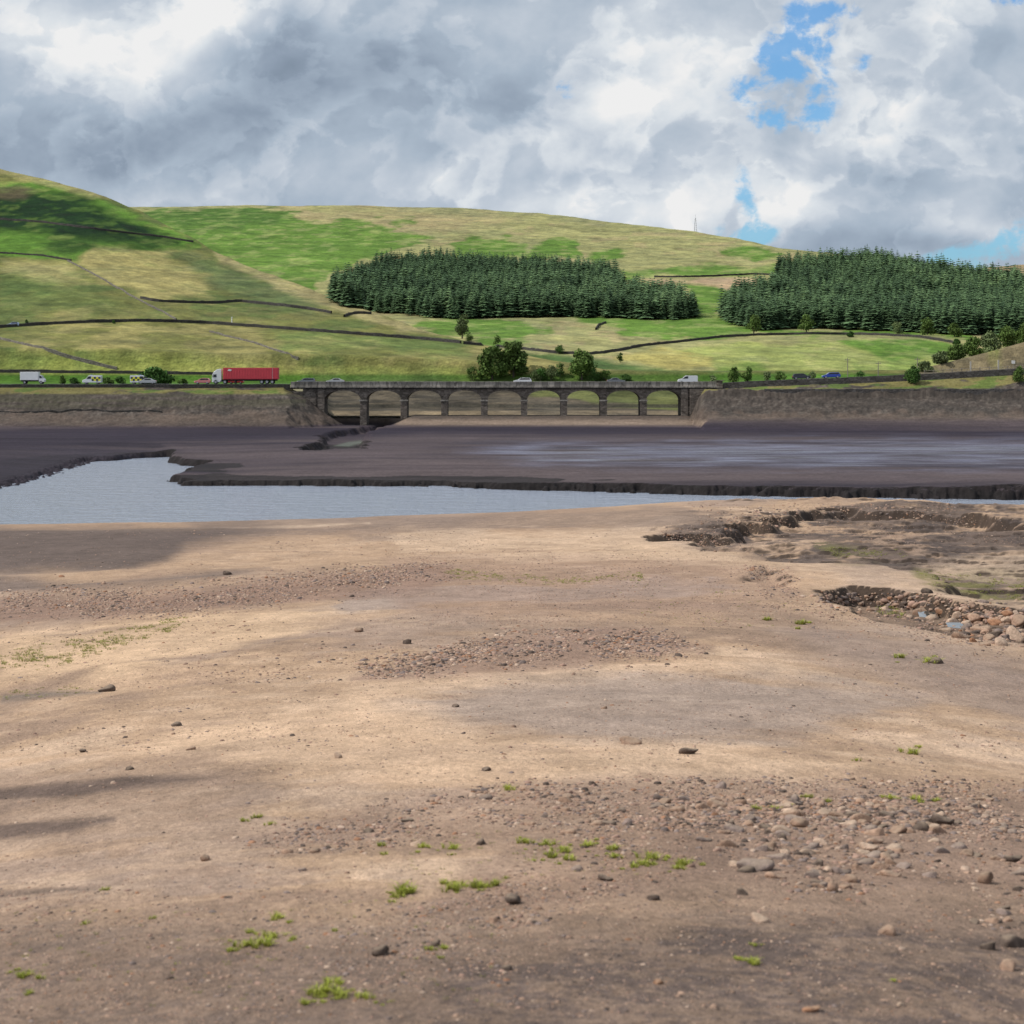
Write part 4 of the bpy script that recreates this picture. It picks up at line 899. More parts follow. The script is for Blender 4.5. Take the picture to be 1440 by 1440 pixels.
# emergency vans with yellow chequers
def chequer_van(n0):
    r = empty('patrol_van', (0, 0, 0)); h = 2.35
    body = [(-h, .35), (-h, .85), (-h + .25, 1.05), (-h + .85, 1.2), (-h + 1.5, 2.0), (-h + 1.8, 2.15), (h - .08, 2.12), (h, 1.95), (h, .35)]
    b_ = loft(body, [(-.98, .99, 1), (-.92, 1, 1), (.92, 1, 1), (.98, .99, 1)]).build('body', P_white, r, bevel=.05)
    y = MB(); k_ = MB()
    for s in (-1, 1):
        for i in range(n0):
            for j in range(2):
                m_ = y if (i + j) % 2 == 0 else k_; x0 = h - .15 - (i + 1) * .55; ya, yb = sorted((s * .985, s * .997)); m_.box(x0, ya, .75 + j * .5, x0 + .545, yb, 1.245 + j * .5)
    y.build('yellow_squares', P_yellow, b_); k_.build('dark_squares', P_black, b_)
    for s in (-1, 1): p = MB(); p.prism([(-h + 1.0, 1.25), (-h + 1.55, 1.9), (-h + 2.2, 1.9), (-h + 2.2, 1.25)], s * .985, s * 1.0); p.build('side_window', M_glass, r)
    p = MB(); p.add([(-h + .84, -.75, 1.24), (-h + .84, .75, 1.24), (-h + 1.44, .68, 1.96), (-h + 1.44, -.68, 1.96)], [(0, 1, 2, 3)]); p.build('windscreen', M_glass, r)
    p = MB(); p.box(-h + 2.0, -.7, 2.13, -h + 2.3, .7, 2.3); p.build('light_bar', P_blue, r); wheels(r, (-h + .9, h - .9), .98, .36)
    return r
place(chequer_van(4), 130, FARL, 'white patrol van with yellow chequered tail in front of green scrub', 'van', False, 0, 'yellow chequered vans at the left')
place(chequer_van(7), 197, FARL + .0, 'yellow and black chequered van in front of the big round bush', 'van', True, 0, 'yellow chequered vans at the left')
# articulated lorry
M_redbox = plain('red_container_paint', (.56, .055, .075), .5, 0, .10, .8)
lor = empty('articulated_lorry', (0, 0, 0)); 
p = loft([(-8.1, .45), (-8.2, 1.3), (-8.1, 2.3), (-7.8, 2.95), (-7.1, 3.55), (-5.9, 3.75), (-5.85, 1.0), (-6.3, .45)], [(-1.22, .99, 1), (-1.12, 1, 1), (1.12, 1, 1), (1.22, .99, 1)]); cab_ = p.build('cab', P_white, lor, bevel=.06)
for s in (-1, 1): p = MB(); p.prism([(-7.85, 1.65), (-7.8, 2.35), (-7.05, 2.4), (-7.05, 1.65)], s * 1.225, s * 1.24); p.build('side_window', M_glass, cab_)
p = MB(); p.add([(-8.20, -1.0, 1.65), (-8.20, 1.0, 1.65), (-8.02, .95, 2.5), (-8.02, -.95, 2.5)], [(0, 1, 2, 3)]); p.build('windscreen', M_glass, cab_)
p = MB(); p.box(-8.24, -.9, .7, -8.18, .9, 1.25); p.build('grille', M_black, cab_)
for s in (-1, 1):
    p = MB(); p.box(-8.22, s * 1.0 - .15, .55, -8.1, s * 1.0 + .15, .8); p.build('headlight', M_lamp, cab_)
    p = MB(); p.box(-8.0, s * 1.38 - .1, 1.7, -7.9, s * 1.38 + .1, 2.3); p.build('mirror', M_black, cab_)
tr = MB(); tr.box(-5.45, -1.25, 1.15, 8.15, 1.25, 4.0); tr_ = tr.build('trailer_box', M_redbox, lor, bevel=.03)
for s in (-1, 1):
    prof = []
    for i in range(34): x = -5.2 + i * .395; prof += [(x, 1.255), (x + .05, 1.285), (x + .2, 1.285), (x + .25, 1.255)]
    rb = MB(); vs = [(x, s * y, z) for z in (1.35, 3.8) for x, y in prof]; n_ = len(prof); rb.add(vs, [(i, i + 1, i + 1 + n_, i + n_) for i in range(n_ - 1)]); rb.build('ribbed_side', M_redbox, tr_)
p = MB(); p.box(6.75, -1.292, 1.2, 6.83, -1.254, 3.95); p.box(6.75, 1.254, 1.2, 6.83, 1.292, 3.95); p.build('pale_strap', P_silver, tr_)
p = MB(); p.prism([(-4.3, 3.25), (-4.15, 3.6), (-3.7, 3.65), (-3.25, 3.45), (-3.6, 3.2)], -1.31, -1.292); p.build('white_emblem', P_white, tr_)
p = MB(); p.box(8.15, -1.2, 1.2, 8.19, 1.2, 3.95); p.build('rear_door', M_redbox, tr_)
p = MB(); p.box(-6.8, -.5, .75, 7.9, .5, 1.149); p.box(-5.9, -1.0, .6, -5.5, 1.0, 1.1); p.build('chassis', M_black, lor)
p = MB(); [p.box(-2.6, s * 1.1 - .12, .0, -2.35, s * 1.1 + .12, 1.14) for s in (-1, 1)]; p.build('landing_legs', M_black, lor)
wheels(lor, (-7.3, -5.0, 4.1, 5.4, 6.7), 1.22, .5, .3)
place(lor, 345.5, NEAR, 'articulated lorry with white cab and ribbed bright red container trailer', 'lorry')

# ------------------------------------------------------------------ trees
def leafmat(name, col, var=.35, tr=.12):
    m, nt, b = newmat(name); at = nt.nodes.new('ShaderNodeAttribute'); at.attribute_name = 'Col'
    oi = nt.nodes.new('ShaderNodeObjectInfo'); r = remap(N(nt, oi.outputs['Random']), 0, 1, 1 - var * .5, 1 + var * .5)
    c = mixc(nt, 1.0, col, at.outputs['Color'], 'MULTIPLY'); c = mixc(nt, 1.0, c, comb(nt, r, r, r), 'MULTIPLY')
    nt.links.new(c, b.inputs['Base Color']); b.inputs['Roughness'].default_value = .75; b.inputs['Specular IOR Level'].default_value = .12
    return m
M_conifer = leafmat('spruce_needles', (.088, .152, .070)); M_broad = leafmat('broad_leaves', (.085, .135, .035)); M_pale = leafmat('pale_leaves', (.13, .17, .075)); M_bushg = leafmat('bush_leaves', (.055, .115, .028))
M_bark = plain('bark', (.09, .07, .055), .9, 0, .3, 4)
def conifer_geo(h, r, levels, per, seed):
    rg = np.random.default_rng(seed); V = []; C = []
    for l in range(levels):
        t = (l + .3) / levels; z = h * (.10 + .90 * t); R = r * (1 - t) ** .62 * (1 + .16 * rg.standard_normal()) + .12
        for k in range(per):
            a = 2 * math.pi * (k + rg.random()) / per; rr = R * (.7 + .5 * rg.random()); wdt = (.55 + rr * .42); dr = .16 + .30 * rr * (.6 + .5 * rg.random())
            ca, sa = math.cos(a), math.sin(a); zt = z + .35
            tip = (ca * rr, sa * rr, zt - dr); l1 = (ca * rr * .55 - sa * wdt * .55, sa * rr * .55 + ca * wdt * .55, zt - dr * .75); r1 = (ca * rr * .55 + sa * wdt * .55, sa * rr * .55 - ca * wdt * .55, zt - dr * .75)
            V += [(0, 0, zt), l1, tip, (0, 0, zt), tip, r1]; s = .65 + .7 * rg.random(); s *= .8 + .5 * (rr / (R + .01) - .7); C += [(s * .8,) * 3, (s,) * 3, (s * 1.15,) * 3] * 2
    V += [(-.12, 0, h * .93), (.12, 0, h * .93), (0, .05, h * 1.05), (0, -.12, h * .93), (0, .12, h * .93), (0, 0, h * .99)]; C += [(1, 1, 1)] * 6
    return np.array(V, np.float32), np.array(C, np.float32)
GEO = [conifer_geo(10.2 + .3 * i, 3.1, 14, 13, 40 + i) for i in range(6)]
GEOLO = [conifer_geo(10.0 + .35 * i, 3.1, 11, 10, 60 + i) for i in range(6)]
def trimesh(name, V, C): return npmesh(name, V, np.arange(len(V)).reshape(-1, 3), False, C)
CON_ME = [trimesh('conifer_crown', *g_) for g_ in GEO]
for me in CON_ME: me.materials.append(M_conifer)
tk = MB(); tk.cyl((0, 0, -.5), (0, 0, 9.5), .20, .05, n=6); _o = tk.build('trunk', M_bark); TRUNK_ME = _o.data; bpy.data.objects.remove(_o)
# plantation footprints, in photo columns and ground distance
def in_poly(x, y, poly): return poly_sd(x, y, poly) > 0
FOREST_L = [(463, 420), (480, 434), (545, 441), (640, 449), (760, 446), (850, 447), (900, 449), (965, 450), (978, 445), (962, 430), (935, 422), (905, 420), (880, 420), (868, 395), (845, 385), (740, 378), (620, 373), (535, 381), (490, 402), (466, 412)]
FOREST_R = [(1012, 444), (1030, 458), (1075, 468), (1100, 463), (1180, 464), (1300, 468), (1395, 474), (1500, 480), (1700, 480), (1700, 430), (1440, 407), (1340, 395), (1270, 382), (1225, 375), (1170, 377), (1120, 378), (1092, 388), (1100, 410), (1085, 415), (1040, 425)]
cand = []
dxy = 3.6
for (poly, x0, x1, nm) in ((FOREST_L, 455, 985, 'left'), (FOREST_R, 1005, 1560, 'right')):
    for d in np.arange(800, 1560, dxy * 1.08):
        Xs = np.arange(XW(x0, d), XW(x1, d), dxy); Xs = Xs + RNG.uniform(-1.5, 1.5, len(Xs)); dd = d + RNG.uniform(-1.6, 1.6, len(Xs))
        xp = CX + Xs / dd * F; z = gsample(HG, xp, dd); yp = ypx(z, dd)
        ok = in_poly(xp, yp + 2.5 * (fbm(xp / 14, yp / 8, 2, 201)), poly) & (RNG.random(len(Xs)) > .09)
        for a in np.nonzero(ok)[0]: cand.append((Xs[a], dd[a], z[a], xp[a], yp[a], nm))
print('conifers', len(cand))
# the front rows of each plantation show largest
vis = [(i, c_) for i, c_ in enumerate(cand) if c_[3] < 1442]
def depth_rank(c_, others): return 0
front = {}
score = []
for i, c_ in vis:
    # clear view: few nearer trees in the same narrow band of view
    score.append((c_[1], i))
byband = {}
for dist, i in sorted(score):
    key = (cand[i][5], int(cand[i][3] // 3.2)); byband.setdefault(key, []).append(i)
chosen = []
lvl = 0
while len(chosen) < 292 and lvl < 6:
    for k_ in sorted(byband):
        if lvl < len(byband[k_]) and len(chosen) < 292: chosen.append(byband[k_][lvl])
    lvl += 1
chosen = set(chosen)
bl = []
for i in sorted(chosen):
    X_, d, z, xp, yp, nm = cand[i]; k_ = random.randrange(6); s = random.uniform(.72, 1.16); 
    e = empty('conifer_tree', (X_, d, z), random.uniform(0, 6.28)); e.scale = (s * random.uniform(.9, 1.15), s * random.uniform(.9, 1.15), s)
    o = bpy.data.objects.new('crown', CON_ME[k_]); COL.objects.link(o); o.parent = e
    o = bpy.data.objects.new('trunk', TRUNK_ME); COL.objects.link(o); o.parent = e
    ZN = [(500, 'at the far left tip of the left plantation'), (545, 'in the left plantation above the bare crest of the near hill'), (600, 'in the left plantation just left of the pale lone tree'), (650, 'in the left plantation above the pale lone tree'), (700, 'in the left plantation above the small rounded shrub'), (750, 'in the front row at the middle of the left plantation'), (805, 'in the left plantation above the pale field'), (860, 'in the left plantation above the tiny wall corner'), (920, 'in the lower tail of the left plantation'), (990, 'at the right tip of the left plantation by the green gap'),
          (1045, 'at the left corner of the right plantation by the green gap'), (1095, 'beside the rounded lighter tree of the right plantation'), (1165, 'near the second lighter bushy tree of the right plantation'), (1230, 'in the front row of the right plantation above the green strip'), (1290, 'by the small yellowish tree of the right plantation'), (1350, 'behind the rounded trees at the right plantation foot'), (1400, 'in the right plantation above the end of the valley wall'), (1500, 'of the right plantation at the picture edge above the hedge')]
    zn = next(t for lim, t in ZN if xp < lim); lab = ('short' if s < .94 else 'tall' if s > 1.07 else 'middling') + ' dark conifer ' + zn
    tag(e, lab, 'tree', lab.replace('conifer', 'conifers', 1))
Vs, Cs, Ts = [], [], []
for i, (X_, d, z, xp, yp, nm) in enumerate(cand):
    if i in chosen: continue
    V_, C_ = GEOLO[int(RNG.integers(6))]; s = RNG.uniform(.68, 1.2) * (1 + .5 * float(fbm(X_ / 30, d / 30, 2, 211))); a = RNG.uniform(0, 6.28); ca, sa = math.cos(a) * s, math.sin(a) * s
    hue = RNG.uniform(.6, 1.4) * (1 + 1.0 * float(fbm(X_ / 25, d / 40, 2, 210))); W_ = np.empty_like(V_); W_[:, 0] = V_[:, 0] * ca - V_[:, 1] * sa + X_; W_[:, 1] = V_[:, 0] * sa + V_[:, 1] * ca + d; W_[:, 2] = V_[:, 2] * s + z
    Vs.append(W_); Cs.append(C_ * hue * np.array([1 + .15 * (hue - 1), 1, 1 - .1 * (hue - 1)], np.float32))
wood = link('conifer_wood', trimesh('conifer_wood', np.concatenate(Vs), np.concatenate(Cs)), M_conifer)
tag(wood, 'dense dark green conifers massed behind the front rows of both hillside plantations', 'trees', None, 'stuff')

def broad_geo(blobs, n, leaf, seed):
    """leaf-sized faces spread through a set of ellipsoids (x,y,z,rx,ry,rz)"""
    rg = np.random.default_rng(seed); wts = np.array([b[3] * b[4] * b[5] for b in blobs]) ** .7; wts /= wts.sum(); which = rg.choice(len(blobs), n, p=wts)
    B = np.array(blobs)[which]; u = rg.standard_normal((n, 3)); u /= np.linalg.norm(u, axis=1)[:, None]; rad = rg.random(n) ** .38
    P = B[:, :3] + u * rad[:, None] * B[:, 3:]
    P = P + .12 * B[:, 3:] * rg.standard_normal((n, 3)) * .6
    nrm = u + .8 * rg.standard_normal((n, 3)); nrm /= np.linalg.norm(nrm, axis=1)[:, None]
    t1 = np.cross(nrm, rg.standard_normal((n, 3))); t1 /= np.linalg.norm(t1, axis=1)[:, None]; t2 = np.cross(nrm, t1)
    sz = leaf * (.5 + rg.random(n))[:, None]
    V = np.stack([P - t1 * sz, P + t2 * sz * .7, P + t1 * sz, P - t2 * sz * .7], 1).reshape(-1, 3)
    bs = np.random.default_rng(seed + 1).uniform(.75, 1.3, len(blobs))[which]; s = (bs * (.7 + .6 * rg.random(n)))
    C = np.repeat(np.stack([s, s, s * .95], -1), 4, 0)
    return V, C
def broad_tree(name, x, y, wpx, hpx, mat, label, seed, dmin=516.5, d=None, trunk=True, nblob=13, leaves=2600, conic=False, cat='tree', G=None, group=None):
    """x, y: photo position of its foot"""
    if d is None: pt = hill_pt(x, y, dmin)
    else: pt = Vector((XW(x, d), d, float(gsample(G or HG, x, d)[0])))
    W_ = wpx / F * pt.y; H_ = hpx / F * pt.y; rg = random.Random(seed); blobs = []
    for i in range(nblob):
        t = rg.random() ** .8; z = H_ * (.16 + .72 * t) if trunk else H_ * (.08 + .72 * t)
        rr = W_ / 2 * ((1 - .72 * t) if conic else (1 - .45 * abs(t - .35) * 1.4)); a = rg.uniform(0, 6.28); off = rr * rg.uniform(.25, .62)
        r_ = max(.22 * W_, rr * .42) * rg.uniform(.7, 1.1) * (1 - .35 * t); blobs.append((math.cos(a) * off, math.sin(a) * off, z, r_, r_, min(r_ * .85, H_ * .22)))
    blobs.append((0, 0, H_ * .45, W_ * .26, W_ * .26, H_ * .33)); blobs.append((0, 0, H_ * .8, W_ * .13, W_ * .13, H_ * .16))
    V, C = broad_geo(blobs, leaves, max(.16, W_ * .030), seed); V[:, 2] = np.maximum(V[:, 2], .02)
    e = empty(name, pt); me = npmesh('crown', V, np.arange(len(V)).reshape(-1, 4), False, C); link('crown' if trunk else 'foliage', me, mat, e)
    p = MB(); hh = H_ * (.5 if trunk else .3); p.cyl((0, 0, -.4), (0, 0, hh), .03 * H_ + .03, .012 * H_ + .02, n=7)
    for k in range(5): a = k * 1.26 + rg.random(); p.cyl((0, 0, hh * (.45 + .1 * k)), (math.cos(a) * W_ * .28, math.sin(a) * W_ * .28, hh * (.95 + .12 * k)), .012 * H_ + .02, .01, n=5)
    p.build('trunk' if trunk else 'stems', M_bark, e); return tag(e, label, cat, group)
broad_tree('broadleaf_tree', 692, 533, 58, 50, M_broad, 'bushy left tree of the pair behind the middle of the bridge', 1, d=601, leaves=3600)
broad_tree('broadleaf_tree', 722, 533, 60, 51, M_broad, 'bushy right tree of the pair behind the middle of the bridge', 2, d=603, leaves=4000)
broad_tree('broadleaf_tree', 818, 533, 60, 44, M_broad, 'ragged conical tree behind the bridge right of centre', 3, d=601, leaves=3200, conic=True)
broad_tree('shrub', 788, 531, 22, 22, M_bushg, 'low shrub left of the ragged conical tree behind the bridge', 4, d=603, trunk=False, leaves=900, cat='bush')
broad_tree('shrub', 752, 531, 26, 16, M_pale, 'pale green shrub between the bushy pair and the conical tree', 5, d=600, trunk=False, leaves=900, cat='bush')
broad_tree('shrub', 836, 532, 26, 18, M_bushg, 'dark shrub right of the ragged conical tree', 6, d=600, trunk=False, leaves=900, cat='bush')
broad_tree('broadleaf_tree', 650, 476, 30, 36, M_pale, 'pale grey green tree alone under the left plantation', 7, dmin=640)
broad_tree('shrub', 660, 480, 20, 14, M_broad, 'round dark shrub at the foot of the pale lone tree', 8, dmin=640, trunk=False, leaves=900, cat='bush')
broad_tree('shrub', 699, 484, 16, 15, M_broad, 'small rounded shrub on the valley wall right of the pale tree', 9, dmin=640, trunk=False, leaves=900, cat='bush')
broad_tree('shrub', 786, 498, 22, 14, M_bushg, 'dark low shrub on the valley wall above the conical tree', 10, dmin=640, trunk=False, leaves=900, cat='bush')
broad_tree('shrub', 872, 510, 14, 15, M_broad, 'small upright shrub in the ochre field', 11, dmin=600, trunk=False, leaves=700, cat='bush')
broad_tree('broadleaf_tree', 1032, 533, 26, 24, M_broad, 'ragged bushy tree at the right end of the bridge', 12, d=526, leaves=1800)
broad_tree('broadleaf_tree', 1052, 533, 24, 22, M_broad, 'smaller bushy tree beside the ragged one right of the bridge', 13, d=527, leaves=1600)
broad_tree('shrub', 1003, 533, 18, 14, M_pale, 'thin shrub behind the end of the bridge parapet', 14, d=527, trunk=False, leaves=700, cat='bush')
for x, wd, ht, sd in ((1078, 20, 15, 15), (1097, 22, 16, 16)): broad_tree('shrub', x, 533, wd, ht, M_broad if sd == 16 else M_pale, ('rounded' if sd == 16 else 'pale low') + ' shrub behind the wall left of the black car', sd, d=526, trunk=False, leaves=800, cat='bush')
broad_tree('shrub', 1142, 530, 18, 13, M_pale, 'whitish shrub behind the wall between the black and blue cars', 17, d=524, trunk=False, leaves=700, cat='bush')
broad_tree('shrub', 1210, 529, 24, 14, M_bushg, 'low green shrub by the slim pole right of the blue car', 18, d=526, trunk=False, leaves=700, cat='bush')
broad_tree('round_bush', 1285, 540, 34, 30, M_bushg, 'dense dark round bush in front of the right road wall', 19, d=501.5, G=LK, trunk=False, leaves=2600, nblob=16, cat='bush')
broad_tree('round_bush', 1434, 552, 32, 26, M_broad, 'green bush at the right edge below the fence', 20, d=499.5, G=LK, trunk=False, leaves=1600, cat='bush')
broad_tree('round_bush', 216, 538, 60, 26, M_bushg, 'large dark round bush behind the chequered vehicles', 21, d=528, trunk=False, leaves=3400, nblob=18, cat='bush')
for i, (x, wd, ht, mt) in enumerate(((760, 34, 20, M_bushg), (775, 30, 24, M_pale), (850, 30, 16, M_broad), (664, 26, 22, M_broad), (880, 24, 10, M_bushg))):
    broad_tree('shrub', x, 533, wd, ht, mt, ['green scrub at the right foot of the bushy pair of trees', 'pale taller shrub midway between the bushy pair and the conical tree', 'spreading green shrub right of the conical tree', 'small shrub at the left foot of the bushy pair of trees', 'lowest green scrub behind the dark grey car on the bridge'][i], 90 + i, d=600, trunk=False, leaves=1200, cat='bush')
for i, (x, wd, ht) in enumerate(((88, 14, 14), (104, 24, 11), (150, 30, 11), (170, 26, 13), (258, 20, 9))):
    broad_tree('scrub_bush', x, 538, wd, ht, M_bushg if i % 2 else M_broad, ['small dark pointed bush right of the white box van', 'low green scrub left of the patrol van', 'low green scrub right of the patrol van', 'dark low scrub joining the big round bush', 'low scrub at the right foot of the big round bush'][i], 30 + i, d=526, trunk=False, leaves=900, cat='bush', group='scrub behind the left road')
broad_tree('shrub', 37, 458, 8, 9, M_bushg, 'lone dark shrub on the thick wall by the pale blue car', 40, dmin=560, trunk=False, leaves=400, cat='bush')
broad_tree('shrub', 160, 455, 7, 6, M_bushg, 'tiny dark shrub on top of the thick hill wall', 41, dmin=560, trunk=False, leaves=300, cat='bush')
for i, (x, y, wd, ht, mt) in enumerate(((1060, 470, 22, 30, M_broad), (1134, 468, 22, 28, M_broad), (1262, 469, 16, 18, M_pale), (1304, 471, 22, 26, M_broad), (1342, 474, 20, 22, M_broad), (1196, 474, 11, 9, M_bushg), (1345, 484, 12, 8, M_bushg))):
    broad_tree('broadleaf_tree' if i < 5 else 'shrub', x, y, wd * 1.4, ht, mt, ['rounded lighter tree before the left corner of the right plantation', 'lighter bushy tree against the right plantation, second from its left corner', 'small yellowish tree against the foot of the right plantation', 'rounded tree against the foot of the right plantation right of the yellowish one', 'small rounded tree at the right end of the plantation foot', 'tiny shrub on the valley wall below the right plantation', 'tiny dark shrub at the right end of the valley wall'][i], 50 + i, dmin=640, trunk=False, leaves=1800, cat='tree' if i < 5 else 'bush')
hedge = [(1300, 515, 26, 16, M_pale), (1322, 510, 30, 20, M_pale), (1345, 505, 32, 24, M_broad), (1368, 500, 34, 30, M_broad), (1392, 494, 36, 34, M_pale), (1416, 488, 38, 38, M_broad), (1440, 480, 38, 36, M_broad), (1464, 474, 36, 34, M_broad)]
hl = ['lowest and smallest pale shrub of the hedge rising to the right edge', 'grey green shrub second lowest in the rising hedge', 'bushy small tree in the lower half of the rising hedge', 'bushy tree in the middle of the rising hedge', 'pale bushy tree above the middle of the rising hedge', 'tall bushy tree near the top of the rising hedge', 'topmost visible tree of the rising hedge at the right edge', 'tree of the rising hedge at the picture edge beyond the topmost']
for i, (x, y, wd, ht, mt) in enumerate(hedge): broad_tree('hedge_tree', x, y, wd * 1.25, ht, mt, hl[i], 70 + i, d=600 + 6 * i, trunk=False, nblob=18, leaves=3200, group='trees of the rising hedge at right')

# ------------------------------------------------------------------ stones on the shore
def ico(sub, seed, flat=.7, amp=.22):
    import bmesh
    bm = bmesh.new(); bmesh.ops.create_icosphere(bm, subdivisions=sub, radius=1); V = np.array([v.co[:] for v in bm.verts]); Fc = np.array([[v.index for v in f.verts] for f in bm.faces]); bm.free()
    rg = np.random.default_rng(seed)
    # chip a rounded block with random planes
    for k in range(12):
        n_ = rg.standard_normal(3); n_ /= np.linalg.norm(n_); lim = rg.uniform(.48, .88); dd = V @ n_; over = np.clip(dd - lim, 0, None); V = V - np.outer(over * .92, n_)
    V = V * (1 + amp * np.array([fbm(v[0] * 1.3 + seed, v[1] * 1.3 + v[2] * .9, 3, seed) for v in V])[:, None])
    V = V * np.array([1, rg.uniform(.65, .95), flat * rg.uniform(.8, 1.15)]); V[:, 2] -= .12; return V, Fc
m, nt, b = newmat('shore_stone'); tc = nt.nodes.new('ShaderNodeTexCoord'); oi = nt.nodes.new('ShaderNodeObjectInfo'); g = nt.nodes.new('ShaderNodeNewGeometry')
at = nt.nodes.new('ShaderNodeAttribute'); at.attribute_name = 'Col'
nse = noise(nt, g.outputs['Position'], 14, 5, .6); f = remap(nse, .3, .7, .72, 1.25)
nt.links.new(mixc(nt, 1.0, at.outputs['Color'], comb(nt, f, f, f), 'MULTIPLY'), b.inputs['Base Color']); b.inputs['Roughness'].default_value = .9; b.inputs['Specular IOR Level'].default_value = .2
bump(nt, b, noise(nt, g.outputs['Position'], 40, 4, .6), .6, .01); M_gravel = m
STC = {'tan': (.30, .20, .145), 'grey': (.20, .155, .138), 'dark': (.10, .075, .062), 'pale': (.40, .295, .225), 'rust': (.28, .15, .09)}
SM = {}
for k_, cc in STC.items():
    m, nt, b = newmat(k_ + '_stone'); g = nt.nodes.new('ShaderNodeNewGeometry'); oi = nt.nodes.new('ShaderNodeObjectInfo')
    f = remap(noise(nt, g.outputs['Position'], 16, 6, .62), .28, .72, .6, 1.4) * remap(N(nt, oi.outputs['Random']), 0, 1, .75, 1.25)
    sepn = nt.nodes.new('ShaderNodeSeparateXYZ'); nt.links.new(g.outputs['Normal'], sepn.inputs[0])
    dust = sstep(N(nt, sepn.outputs[2]) + (noise(nt, g.outputs['Position'], 9, 4) - .5) * .8, .55, 1.05) * .45
    nt.links.new(mixc(nt, dust, mixc(nt, 1.0, cc, comb(nt, f, f * .98, f * .96), 'MULTIPLY'), (.38, .29, .21)), b.inputs['Base Color']); b.inputs['Roughness'].default_value = .92; b.inputs['Specular IOR Level'].default_value = .18
    bump(nt, b, noise(nt, g.outputs['Position'], 30, 5, .65), .8, .02); SM[k_] = m
ICO3 = [ico(3, 300 + i) for i in range(6)]; STONE_ME = {}
for k_ in STC:
    for i, (V_, F_) in enumerate(ICO3):
        me = npmesh('stone_' + k_, V_, F_, True); me.materials.append(SM[k_]); STONE_ME[k_, i] = me
def shore_pt(x, y):
    d = float(ray(SH, x, y)[0]); return Vector((XW(x, d), d, float(gsample(SH, x, d)[0])))
nstone = 0
def stone(x, y, wpx, tone, label, group=None, hk=.62, name='stone'):
    """x, y photo position of its centre on the ground, wpx its width in photo pixels"""
    global nstone
    noted = group is None; wpx *= 1.15 if noted else 1; p = shore_pt(x, y + wpx * hk * .30); r = wpx / F * p.y / 2 / .92; o = bpy.data.objects.new(name, STONE_ME[tone, random.randrange(6)]); COL.objects.link(o); nstone += 1
    o.scale = (r * random.uniform(.95, 1.05), r * random.uniform(.85, 1.05), r * hk / .62 * random.uniform(.85, 1.1)); o.rotation_euler = (random.uniform(-.15, .15), random.uniform(-.15, .15), random.uniform(-.5, .5) + random.choice((0, math.pi)))
    o.location = (p.x, p.y, p.z + r * (.26 * hk / .62 if noted else .12)); return tag(o, label, 'stone', group)
